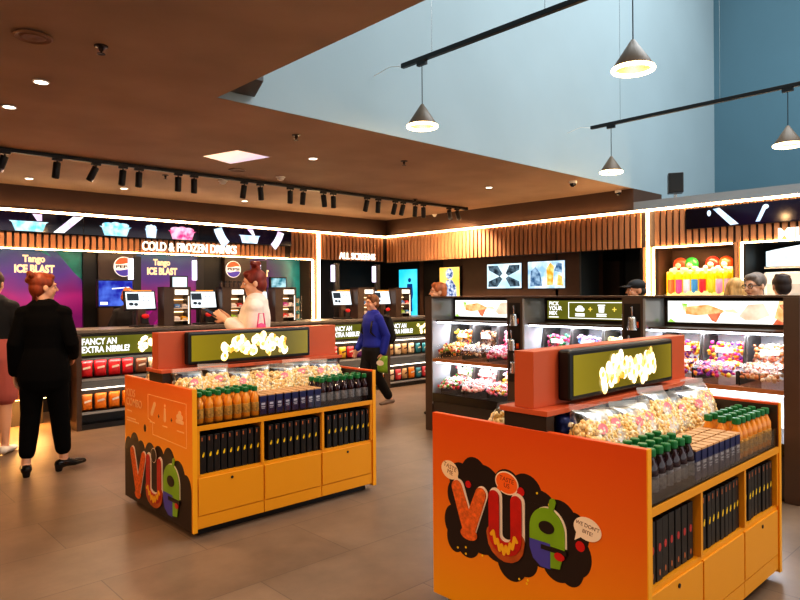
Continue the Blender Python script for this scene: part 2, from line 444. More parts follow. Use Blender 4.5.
# lit lettering
t = thing('lit_lettering', 'glowing white letters COLD & FROZEN DRINKS on the left fascia', 'sign', (3.95, WY-.035, 2.205))
text('letters', 'COLD & FROZEN DRINKS', .19, M['sign'], t, (0, 0, 0), FA, .012, .0035, width=1.60)
t = thing('lit_lettering', 'glowing white letters ALL SCREENS on the corner fascia', 'sign', (7.74, WY-.045, 2.195))
text('letters', 'ALL SCREENS', .175, M['sign'], t, (0, 0, 0), FA, .012, .002, width=.91)
t = thing('lit_lettering', 'glowing white letters beginning MIL on the right wall fascia', 'sign', (WX-.045, 2.685, 2.155), RB)
text('letters', 'MILKSHAKES', .185, M['sign'], t, (0, 0, 0), FA, .012, .006, width=1.05)

# digital menu screens on the left fascia
scrdark = ramp_mat('dark_screen', [(0, '#07060c'), (.5, '#120a20'), (1, '#06060a')], 0, 0, 2.2, .08, .6, .6, 2)
cy = emit('cyan_ice', '#6fd0f0', 1.0, '#d8f6ff', 9); pk = emit('pink_ice', '#ee3a80', 1.0, '#ffc8e0', 9)
wh = emit('white_cup', '#dff2ff', 1.2, '#a9c8f0', 6); lil = emit('lilac_straw', '#e6b8f2', 1.15, '#ffffff', 5); vio = emit('violet_glow', '#6a2ad0', .8)
def screen(x0, x1, label):
    t = thing('menu_screen', label, 'screen', (x0, WY-.06, 2.385), 0, 'digital menu screens on the left fascia')
    B('housing', M['black'], [(0, .005, 0, x1-x0, .07, .262)], t)
    B('display', scrdark, [(.005, 0, .005, x1-x0-.005, .006, .257)], t)
    return t
def cup(t, x, w, m, top):
    h = .145
    PL('cup_picture', m, [[(x-w*.40, .01), (x+w*.40, .01), (x+w*.5, h*.85), (x+w*.58, h), (x-w*.58, h), (x-w*.5, h*.85)]], t, .002, loc=(0, -.001, 0), rot=FA)
    if top: PL('ice_picture', top, [circ(x+k*w*.27, h+.02, w*.22, .05-.012*abs(k), 18) for k in (-1, 0, 1)], t, .0015, loc=(0, -.001, 0), rot=FA)
def straw(t, pts, m): PL('straw_picture', m, [pts], t, .0025, loc=(0, -.001, 0), rot=FA)
s1 = screen(1.0, 3.1, 'left menu screen with a cyan cup and slanted straw')
cup(s1, 1.40, .42, cy, None); straw(s1, [(1.44, .25), (1.56, .25), (1.56, .16), (1.50, .155)], lil); straw(s1, [(1.70, .01), (1.84, .01), (2.10, .25), (1.96, .25)], lil)
s2 = screen(3.1, 4.86, 'middle menu screen with blue and pink slush cups')
cup(s2, .45, .40, cy, cy); cup(s2, .98, .17, wh, wh); cup(s2, 1.48, .40, pk, pk)
s3 = screen(4.86, 6.64, 'right menu screen with a white cup between two curved straws')
def arc(cx, cy_, r0, r1, a0, a1, n=12):
    o = [(cx+r1*math.cos(a0+(a1-a0)*i/n), cy_+r1*math.sin(a0+(a1-a0)*i/n)) for i in range(n+1)]
    return o+[(cx+r0*math.cos(a1-(a1-a0)*i/n), cy_+r0*math.sin(a1-(a1-a0)*i/n)) for i in range(n+1)]
straw(s3, arc(.95, .42, .57, .72, PI+.30, PI+.78), wh); straw(s3, arc(.95, .42, .57, .70, -.80, -.30), lil)
cup(s3, .93, .36, wh, None); straw(s3, [(.88, .25), (.99, .25), (1.03, .15), (.98, .15)], lil)
# menu screen on the right fascia
t = thing('menu_screen', 'black menu screen with white streaks on the right fascia', 'screen', (WX-.06, 3.82, 2.36), RB)
B('housing', M['black'], [(0, .005, 0, 2.6, .08, .27)], t); B('display', scrdark, [(.005, 0, .005, 2.595, .006, .265)], t)
PLS('streak_picture', wh, [[(.36, .24), (.44, .25), (.68, .02), (.58, .01)], [(.88, .03), (.93, .03), (1.02, .22), (.97, .23)], [(1.5, .02), (1.6, .02), (1.8, .25), (1.72, .25)]], t, .002, loc=(0, -.001, 0), rot=FA)
PLS('spark_picture', wh, [circ(.31, .19, .025, .04), circ(1.0, .21, .035, .03)], t, .002, loc=(0, -.001, 0), rot=FA)

# lit posters on the right wall
def wposter(name, y0, y1, z0, z1, x, m, label, shapes):
    t = thing(name, label, 'poster', (x, y0, z0), RB, 'lit posters on the right wall')
    w, h = y0-y1, z1-z0
    B('case', M['black'], [(-.015, .012, -.015, w+.015, .10, h+.015)], t)
    B('face', m, [(0, .002, 0, w, .013, h)], t)
    for n, mm, ps in shapes: (PL if 'figure_picture' == n else PLS)(n, mm, ps, t, .004, loc=(0, .001, 0), rot=FA)
    return t
bl = emit('blue_figure', '#0d3f78', .9)
wposter('lit_poster', 10.27, 9.72, 1.0, 2.03, 9.60, emit('cyan_poster', '#27b7e0', 1.1, '#58d0ee', 1.5), 'tall cyan lit poster in the dark corner by the till screens',
        [('figure_picture', bl, [circ(.33, .80, .045), [(.26, .72), (.41, .72), (.43, .50), (.41, .40), (.26, .40), (.24, .5)], [(.27, .4), (.32, .4), (.31, .14), (.27, .14)], [(.35, .4), (.40, .4), (.41, .14), (.36, .14)]])])
wposter('lit_poster', 9.02, 8.50, 1.40, 2.03, 9.55, emit('yellow_poster', '#f7b23c', 1.2, '#ffd97a', 2), 'yellow lit poster with a seated blue figure above the candy cabinet',
        [('figure_picture', emit('navy_figure', '#31528a', .9, '#e6ecff', 14), [circ(.27, .50, .10, .11), [(.12, .02), (.46, .02), (.44, .25), (.34, .38), (.2, .38), (.11, .22)]])])
greyp = emit('pale_blue_poster', '#d9edf7', 1.1, '#a9cfe6', 3); dk = emit('dark_print_lit', '#28323c', .7, '#6f8796', 12)
wposter('lit_poster', 7.84, 7.06, 1.60, 2.05, 9.60, greyp, 'pale lit poster with four dark shapes meeting in a cross',
        [('dark_shape_picture', dk, [[(.03, .42), (.25, .42), (.36, .27), (.30, .22), (.05, .34)], [(.75, .42), (.52, .42), (.44, .27), (.5, .23), (.74, .33)], [(.03, .03), (.24, .03), (.36, .17), (.30, .22), (.04, .13)], [(.75, .03), (.54, .03), (.44, .18), (.5, .22), (.74, .12)]])])
mixp = emit('multicolour_poster', '#8fb8d8', 1.0, '#e6f2ff', 5)
wposter('lit_poster', 6.91, 6.16, 1.59, 2.06, 9.60, mixp, 'blue and gold lit poster right of the cross poster',
        [('gold_figure_picture', emit('gold_lit', '#d99a2a', 1.0, '#f5d78a', 9), [[(.40, .05), (.52, .06), (.54, .38), (.47, .44), (.39, .34)], [(.60, .05), (.72, .04), (.70, .2), (.62, .24)]]),
         ('blue_figure_picture', emit('blue_lit', '#33587e', .9, '#9dbcd6', 10), [[(.05, .04), (.30, .04), (.26, .26), (.16, .38), (.06, .3)], [(.55, .30), (.70, .26), (.70, .42), (.6, .43)]])])

# ------------------------------------------------------------------ ceiling fittings
def ceil_disc(name, label, cat, x, y, prof, m, inner=None, group=None):
    t = thing(name, label, cat, (x, y, CZ), 0, group)
    bm = bmesh.new(); lathe(bm, prof, 24); obj('housing', bm, m, t, smooth=False)
    if inner:
        bm = bmesh.new(); lathe(bm, inner[0], 20); obj(inner[2], bm, inner[1], t)
    return t
ring = [(.05, 0), (.05, -.006), (.042, -.008)]
dls = [(1.308, 5.078, 'ceiling downlight nearest the round vent'), (1.291, 5.913, 'ceiling downlight at the left edge above the blazer woman'), (2.257, 9.332, 'small downlight near the bulkhead above the first menu screen'), (4.258, 5.939, 'lone downlight in mid ceiling between the lit panel and void'), (7.286, 5.904, 'downlight near the void edge above the candy cabinets'), (3.451, 9.336, 'downlight near the bulkhead above the middle menu screen'), (5.35, 9.336, 'downlight near the bulkhead above the right menu screen')]
dlmat = emit('downlight_lens', '#fff0d8', 6)
for x, y, l in dls:
    ceil_disc('downlight', l, 'downlight', x, y, [(0, -.004), (.055, -.004), (.055, -.012), (.045, -.012), (.045, -.006), (0, -.006)], M['white'], ([(.043, -.0062), (.043, -.009), (0, -.0095)], dlmat, 'lens'), 'ceiling downlights')
    lamp('SPOT', (x, y, CZ-.03), 60, '#ffd0a0', .04, spot=2.2, name='downlight_lamp')
ceil_disc('ceiling_vent', 'large round brown vent in the near left ceiling', 'vent', 1.045, 4.215, [(0, -.002), (.09, -.002), (.105, -.014), (.095, -.02), (.07, -.012), (.06, -.02), (.03, -.02), (0, -.016)], mat('vent_brown', '#8a6448', .5))
ceil_disc('ceiling_speaker', 'flush round ceiling speaker beyond the lit ceiling panel', 'speaker', 3.967, 7.1, [(0, -.004), (.09, -.004), (.1, -.008), (.1, 0)], mat('speaker_brown', '#7b573f', .6))
for x, y, l in ((1.394, 4.126, 'dark sprinkler head beside the round ceiling vent'), (3.527, 5.19, 'dark sprinkler head near the void corner'), (5.13, 5.389, 'dark sprinkler head in mid ceiling below the first pendant'), (7.305, 7.426, 'dark sprinkler head by the right half of the spot track'), (3.47, 8.0, 'dark sprinkler head just behind the spot track')):
    ceil_disc('sprinkler', l, 'sprinkler', x, y, [(.04, 0), (.04, -.006), (.014, -.01), (.014, -.03), (.006, -.034), (.006, -.045), (.024, -.047), (.024, -.05), (0, -.05)], mat('sprinkler_metal', '#3a2c24', .4, .5), None, 'ceiling sprinklers')
for x, y, l in ((4.195, 7.88, 'white smoke detector left of centre behind the spot track'), (4.616, 7.15, 'white smoke detector just before the spot track'), (9.0, 8.6, 'white detector in the ceiling near the far corner')):
    ceil_disc('smoke_detector', l, 'smoke detector', x, y, [(.06, 0), (.06, -.015), (.045, -.02), (.04, -.04), (.02, -.05), (0, -.05)], M['white'], None, 'white smoke detectors')
for x, y, l in ((7.763, 4.839, 'white dome camera on the ceiling at the void edge'), (9.0, 4.84, 'white dome camera at the end of the brown bulkhead')):
    ceil_disc('security_camera', l, 'camera', x, y, [(.055, 0), (.055, -.03), (.05, -.035)], M['white'], ([(.045, -.035), (.042, -.055), (.025, -.075), (0, -.08)], M['blackgloss'], 'dome'), 'white dome cameras')
t = thing('ceiling_panel_light', 'square lit panel set in the brown ceiling', 'ceiling light', (0, 0, 0))
PL('diffuser', ramp_mat('panel_diffuser', [(0, '#f3d6b4'), (.5, '#d9c3c0'), (1, '#a6a0c4')], 0, 3.3, 3.9, .4, .85), [[(3.30, 6.63), (3.43, 6.13), (3.86, 6.20), (3.72, 6.80)]], t, .003, CZ-.006)
PL('frame', mat('panel_frame', '#b08a68', .5), [[(3.28, 6.65), (3.42, 6.11), (3.88, 6.18), (3.73, 6.83)]], t, .003, CZ-.003)
# dark bracket in the corner of the ceiling opening
t = thing('ceiling_bracket', 'dark angled duct end in the corner of the ceiling opening', 'duct')
bm = bmesh.new()
for v in [0]:
    pts = [(2.44, 4.25, 3.10), (2.44, 4.58, 3.08), (2.72, 4.58, 3.08), (2.60, 4.25, 3.10)]
    a = [bm.verts.new(p) for p in pts]; b = [bm.verts.new((p[0], p[1], p[2]+.16)) for p in pts]
    bm.faces.new(a); bm.faces.new(b)
    for i in range(4): bm.faces.new((a[i], a[(i+1) % 4], b[(i+1) % 4], b[i]))
obj('duct', bm, mat('duct_grey', '#4a4a4a', .5), t); B('flange', M['charcoal'], [(2.42, 4.22, 3.07, 2.46, 4.6, 3.28)], t)

# spot track
tk = tag(B('spot_track', M['black'], [(-1, 7.545, CZ-.045, 8.7, 7.595, CZ-.005)], bevel=.003), 'long black ceiling track carrying the row of spotlights', 'track')
B('end_cap', M['black'], [(8.7, 7.54, CZ-.05, 8.72, 7.6, CZ)], tk)
def make_spot():
    t = thing('track_spotlight', '', 'spotlight', (0, 0, 0), 0, 'black spotlights on the ceiling track')
    B('adapter', M['black'], [(-.05, -.018, -.03, .05, .018, 0)], t, .003)
    bm = bmesh.new(); tube(bm, [(0, 0, -.03), (0, 0, -.055)], [.008, .008], 8); obj('stem', bm, M['black'], t)
    bm = bmesh.new(); lathe(bm, [(.036, 0), (.038, -.01), (.038, -.165), (.034, -.17), (.034, -.155), (0, -.15)], 16)
    h = obj('barrel', bm, M['black'], t, True, (0, 0, -.05))
    bm = bmesh.new(); lathe(bm, [(.032, -.157), (.02, -.159), (0, -.16)], 14); obj('lens', bm, emit('spot_lens', '#ffd9a8', 1.5), h)
    return t
xs = [1.614, 1.95, 2.10, 2.496, 2.789, 2.971, 3.441, 3.645, 4.334, 4.571, 5.042, 5.258, 5.603, 5.782, 6.429, 6.652, 7.009, 7.183, 7.453, 7.637, 8.26, 8.46]
tilts = [(.35, .3), (.2, .25), (.05, .1), (.3, .4), (0, .1), (0, .05), (.1, 0), (.05, 0), (.15, .1), (.05, -.1), (.05, 0), (.1, .05), (-.1, -.1), (-.05, 0), (.15, .2), (.05, .05), (.2, .2), (.2, .2), (.1, .05), (0, -.02), (.5, -.6), (.4, -.7)]
del xs[1]; del tilts[1]
s0 = make_spot()
for i, (x, (ax, ay)) in enumerate(zip(xs, tilts)):
    lab = f'{ORD[i]} black spotlight from the left on the long ceiling track'
    if i == 0: s = s0; s.location = (x, 7.57, CZ-.04); s['label'] = lab; b_ = [c for c in s.children if c.name.startswith('barrel')][0]
    else:
        s = dup(s0, (x, 7.57, CZ-.04), label=lab); b_ = [c for c in s.children if c.name.startswith('barrel')][0]
    b_.rotation_euler = (ax*.6, ay, 0)
    lamp('SPOT', (x, 7.57, CZ-.23), 105, '#ffd8b0', .04, rot=(ax*.6-.15 if i % 2 else .45, ay, 0), spot=1.9, name='spot_lamp')

# pendant tracks in the void
TZ = 3.555
for x, y1, l in ((4.05, 4.27, 'left black suspended track holding two pendants'), (7.3, 4.29, 'right black suspended track holding two pendants')):
    t = thing('pendant_track', l, 'track', (x, 0, TZ), 0, 'suspended pendant tracks')
    B('rail', M['black'], [(-.02, -1.5, -.02, .02, y1, .02)], t, .003)
    for y in (3.9, 2.75, 1.6, .2):
        bm = bmesh.new(); tube(bm, [(0, y, .02), (0, y, 4.3)], [.0025, .0025], 6, caps=False); obj('suspension_wire', bm, M['metal'], t)
    bm = bmesh.new(); tube(bm, [(0, y1, .0), (-.02, y1+.14, .03), (-.06, VY-.01, -.02)], [.003]*3, 6); obj('feed_cable', bm, M['white'], t)
def pendant(x, y, l):
    t = thing('pendant_lamp', l, 'pendant lamp', (x, y, 2.965), 0, 'cone pendants with glowing rings')
    bm = bmesh.new(); lathe(bm, [(.012, .195), (.128, .02), (.128, 0), (.118, 0), (.118, .015), (.01, .185)], 36); obj('shade', bm, mat('bronze_shade', '#5b4a38', .45), t, True)
    bm = bmesh.new()
    n = 40
    for k in range(n):
        pass
    res = []
    for i in range(n):
        a = 2*PI*i/n
        res.append([bm.verts.new(((.126+.014*math.cos(b))*math.cos(a), (.126+.014*math.cos(b))*math.sin(a), .0+.014*math.sin(b))) for b in [2*PI*j/8 for j in range(8)]])
    for i in range(n):
        for j in range(8): bm.faces.new((res[i][j], res[(i+1) % n][j], res[(i+1) % n][(j+1) % 8], res[i][(j+1) % 8]))
    obj('light_ring', bm, emit('ring_light', '#ffdca0', 7), t, True)
    bm = bmesh.new(); tube(bm, [(0, 0, .19), (0, 0, TZ-2.965-.05)], [.004, .004], 6, caps=False); obj('cord', bm, M['black'], t)
    B('adapter', M['black'], [(-.018, -.05, TZ-2.965-.055, .018, .05, TZ-2.965-.02)], t)
    lamp('POINT', (x, y, 2.93), 8, '#ffc98c', .05, name='pendant_lamp_light')
pendant(4.05, 4.02, 'cone pendant nearest the ceiling edge on the left track')
pendant(4.05, 2.07, 'largest cone pendant, high at top centre right')
pendant(7.3, 4.02, 'smallest cone pendant at the left end of the right track')
pendant(7.3, 2.10, 'cone pendant at the right edge on the right track')
# wall speaker over the bulkhead
t = thing('wall_speaker', 'black loudspeaker above the right fascia before the blue wall', 'speaker', (9.2, 4.08, 3.05), RB+.5)
B('cabinet', M['charcoal'], [(-.1, -.1, -.14, .1, .1, .14)], t, .01); B('grille', M['black'], [(-.09, -.108, -.13, .09, -.1, .13)], t)
B('bracket', M['metal'], [(-.03, .1, -.05, .03, .16, .05), (-.02, -.01, -.23, .02, .03, -.14)], t)
# ------------------------------------------------------------------ display kiosks
KL, KD, KH = 1.49, 1.10, .92
def scallop(cs, **k):
    return [circ(x, y, r, r2, 30) for x, y, r, r2 in cs]
def stroke(pts, r, n=8):
    """outline of a thick rounded polyline as a list of discs and quads"""
    out = []
    rr = r if isinstance(r, list) else [r]*len(pts)
    for (a, b, r0, r1) in zip(pts, pts[1:], rr, rr[1:]):
        dx, dy = b[0]-a[0], b[1]-a[1]; L = math.hypot(dx, dy); nx, ny = -dy/L, dx/L
        out.append([(a[0]-nx*r0, a[1]-ny*r0), (b[0]-nx*r1, b[1]-ny*r1), (b[0]+nx*r1, b[1]+ny*r1), (a[0]+nx*r0, a[1]+ny*r0)])
    return out+[circ(p[0], p[1], q, n=18) for p, q in zip(pts, rr)]
crumb = mat('crumb_orange', '#d8641f', .6, var=.3, vscale=60); sausage = mat('sausage_red', '#b81d14', .35, var=.15, vscale=20)
bun = mat('bun_brown', '#b5561d', .5, var=.2, vscale=15); mustard = mat('mustard', '#e8b020', .4)
jelly = mat('jelly_green', '#7aa51c', .3, var=.12, vscale=6); jblue = mat('jelly_blue', '#4a45a8', .35); cherry = mat('cherry_red', '#c41a18', .3); cherryw = mat('outline_white', '#e8d8c8', .5)

def letters(par, V, U, E, s, z0=.0):
    """the three food letters of the cinema logo as flat raised prints, plain (no faces)"""
    (vx, vt, vb, vw), (ux, ut, ub, uw), (ex0, ex1, et, eb) = V, U, E
    k = dict(rot=FA)
    def raised(name, m, polys, lift, d=.004): return PL(name, m, polys, par, d, lift, loc=(0, 0, 0), rot=FA)
    vp = [(vx, vt), (vx+vw*.5, vb+.03*s), (vx+vw, vt-.005)]
    raised('letter_outline', cherryw, stroke([(p[0]+.007, p[1]+.005) for p in vp], [.036*s, .036*s, .034*s]), .0025, .002)
    raised('letter_v', crumb, stroke(vp, [.032*s, .036*s, .031*s])+[circ(vx+vw*.5, vb+.012*s, .05*s, .028*s)], .005)
    up = [(ux, ut), (ux, ub+.06*s)]+[(ux+uw*.5-uw*.5*math.cos(a), ub+.06*s-.05*s*math.sin(a)) for a in [PI*i/8 for i in range(1, 8)]]+[(ux+uw, ub+.06*s), (ux+uw, ut)]
    raised('letter_outline', cherryw, stroke([(p[0]+.007, p[1]+.005) for p in up], .036*s), .0025, .002)
    raised('bun', bun, stroke([(ux-.01*s, ub+.06*s)]+[(ux+uw*.5-uw*.56*math.cos(a), ub+.045*s-.06*s*math.sin(a)) for a in [PI*i/8 for i in range(1, 8)]]+[(ux+uw+.01*s, ub+.06*s)], .034*s), .0045)
    raised('letter_u', sausage, stroke(up, .029*s), .0075)
    zz = [(ux-.012*s+uw*1.15*i/12, ub+.075*s-.07*s*math.sin(PI*i/12)+(.016*s if i % 2 else -.016*s)) for i in range(13)]
    raised('mustard_squiggle', mustard, stroke(zz, .008*s), .0115, .003)
    w, h = ex1-ex0, et-eb; cx = (ex0+ex1)/2
    body = [(ex0+w*.5+w*.5*math.cos(a)*(1 if math.cos(a) > 0 else 1), eb+h*.62+h*.38*math.sin(a)) for a in [PI*i/20 for i in range(21)]]
    body += [(ex0, eb+h*.30), (ex0+w*.10, eb+h*.12), (ex0+w*.30, eb), (ex0+w*.62, eb), (ex0+w*.62, eb+h*.02)]
    low = [(ex0, eb+h*.42), (ex0, eb+h*.28), (ex0+w*.10, eb+h*.10), (ex0+w*.32, eb), (ex0+w*.60, eb), (ex0+w*.60, eb+h*.42)]
    top = [(ex1, eb+h*.38)]+[(cx+w*.5*math.cos(a), eb+h*.62+h*.38*math.sin(a)) for a in [PI*i/20 for i in range(21)]]+[(ex0, eb+h*.38)]
    raised('letter_outline', cherryw, [[(x+.008, y+.006) for x, y in top]], .0025, .002)
    raised('letter_e', jelly, [top, [(ex0+w*.55, eb+h*.02), (ex0+w*.86, eb+h*.05), (ex0+w*.93, eb+h*.22), (ex0+w*.75, eb+h*.30), (ex0+w*.55, eb+h*.30)], *stroke([(cx+w*.12, et-.005), (cx+w*.17, et+.03*s)], [.012*s, .016*s])], .005)
    raised('letter_base', jblue, [low], .0055)
    raised('letter_counter', M['cloud'], [circ(cx-w*.0, eb+h*.68, w*.22, h*.105), [(ex0+w*.34, eb+h*.30), (ex1+.01, eb+h*.30), (ex1+.01, eb+h*.375), (ex0+w*.34, eb+h*.375)]], .0065, .005)
    raised('red_ball', cherry, [circ(ex0+w*.86, eb+h*.26, .024*s, .017*s)], .008)

def panel_gradient(name, lo, hi, stops): return ramp_mat(name, stops, 2, lo, hi, .38)
grad_near = panel_gradient('orange_to_amber_print', .0, .9, [(0, '#e8a00c'), (.3, '#e48a0e'), (.65, '#de6a10'), (1, '#d65214')])
grad_far = panel_gradient('amber_print', .0, .9, [(0, '#eaa012'), (.45, '#ec9a14'), (.75, '#ec8418'), (1, '#e86a1c')])

def kiosk(X0, Y0, label, near):
    t = thing('display_kiosk', label, 'display kiosk', (X0, Y0, 0), 0, 'orange and yellow display kiosks')
    # carcass with three cubbies on either long side
    b = [(.03, .012, .05, KL-.03, KD-.012, .385), (.03, .25, .385, KL-.03, KD-.25, .66), (.03, .0, .66, KL-.03, KD, .692)]
    for x in (.03, KL/3-.01, 2*KL/3-.01, KL-.05):
        b += [(x, .004, .385, x+.02, .25, .66), (x, KD-.25, .385, x+.02, KD-.004, .66)]
    B('carcass', M['yellow'], b, t)
    B('plinth', M['black'], [(.06, .06, 0, KL-.06, KD-.06, .05)], t)
    for i in range(3):
        x0 = .035+i*(KL-.07)/3; x1 = x0+(KL-.07)/3-.006
        dr = B('door', M['yellow'], [(x0+.004, .002, .135, x1-.004, .012, .365)], t, .0015)
        B('lower_panel', M['yellow'], [(x0, .004, .055, x1, .012, .130)], t)
        if i != 1:
            bm = bmesh.new(); lathe(bm, [(.009, 0), (.009, .004), (.004, .005), (0, .005)], 14); obj('lock', bm, M['black'], dr, loc=((x0+x1)/2, .002, .335), rot=FA)
    pl = B('end_panel', grad_near if near else grad_far, [(0, 0, .035, .03, KD, KH)], t, .002)
    pr = B('end_panel', M['yelladj'] if 0 else grad_near, [(KL-.03, 0, .035, KL, KD, KH)], t, .002)
    B('edge_strip', M['yelladj'], [(.0, -.003, .035, .03, .002, KH)], t); B('edge_strip', M['yelladj'], [(KL-.03, -.003, .035, KL, .002, KH)], t)
    B('liner', M['liner'], [(.03, .004, .692, .034, KD-.004, KH-.012)], t); B('liner', M['liner'], [(KL-.034, .004, .692, KL-.03, KD-.004, KH-.012)], t)
    B('tray', M['blackgloss'], [(.034, .01, .692, KL-.034, KD-.01, .70)], t)
    for y in (.006, KD-.010): B('acrylic_lip', M['clear'], [(.034, y, .692, KL-.034, y+.004, .79)], t)
    # spine with cubbies
    sp = [(.004, .44, .70, .06, .66, .985), (KL-.06, .44, .70, KL-.004, .66, .985), (.06, .44, .70, KL-.06, .66, .80), (.06, .54, .80, KL-.06, .56, .985)]
    for k in range(1, 5):
        x = .06+k*(KL-.12)/5
        sp.append((x-.008, .44, .80, x+.008, .66, .985))
    B('spine', M['liner'], sp, t)
    B('spine_back', M['wood'], [(.062, .534, .80, KL-.062, .54, .985), (.062, .56, .80, KL-.062, .566, .985)], t)
    B('ledge', M['orange'], [(-.012, .425, .985, KL+.012, .675, 1.008)], t, .002)
    B('header', M['orange'], [(.0, .50, 1.008, KL, .60, 1.252)], t, .002)
    lb = B('lightbox', M['black'], [(.18, .435, 1.025, 1.19, .50, 1.25)], t, .012)
    PL('lit_face', M['olive'], [[(0, 0), (.96, 0), (.96, .178), (0, .178)]], lb, .004, loc=(.205, .437, 1.048), rot=FA)
    rnd = random.Random(3 if near else 4)
    bm = bmesh.new(); bm2 = bmesh.new()
    for i in range(11):
        x = .26+.475*i/10; z = .075+rnd.uniform(-.02, .035) - (.03 if i < 2 else 0)
        for j in range(4):
            ell(bm, (x+rnd.uniform(-.022, .022), -rnd.uniform(.0, .004), z+rnd.uniform(-.045, .05)), (.026, .004, .026+rnd.uniform(0, .012)), 2)
        for j in range(3):
            ell(bm2, (x+rnd.uniform(-.022, .022), -.003, z+rnd.uniform(-.05, .05)), (.016, .004, .02), 1)
    pk_ = obj('popcorn_picture', bm, M['popglow'], lb, True, loc=(.205, .432, 1.055)); obj('popcorn_shading', bm2, M['popglow2'], lb, True, loc=(.205, .431, 1.055))
    # printed graphics on the left end panel: local frame u = away->near, v = up
    g = bpy.data.objects.new('panel_print', None); col.objects.link(g); g.parent = pl; g.location = (0, KD, 0); g.rotation_euler = (0, 0, RB)
    return t, pl, g

def panel_mesh(name, m, polys, par, lift, d=.0015): return PL(name, m, polys, par, d, lift, loc=(0, KD, 0), rot=FB)

class Par:            # prints are laid straight on the panel, so letters() gets a wrapper that turns them to face it
    pass

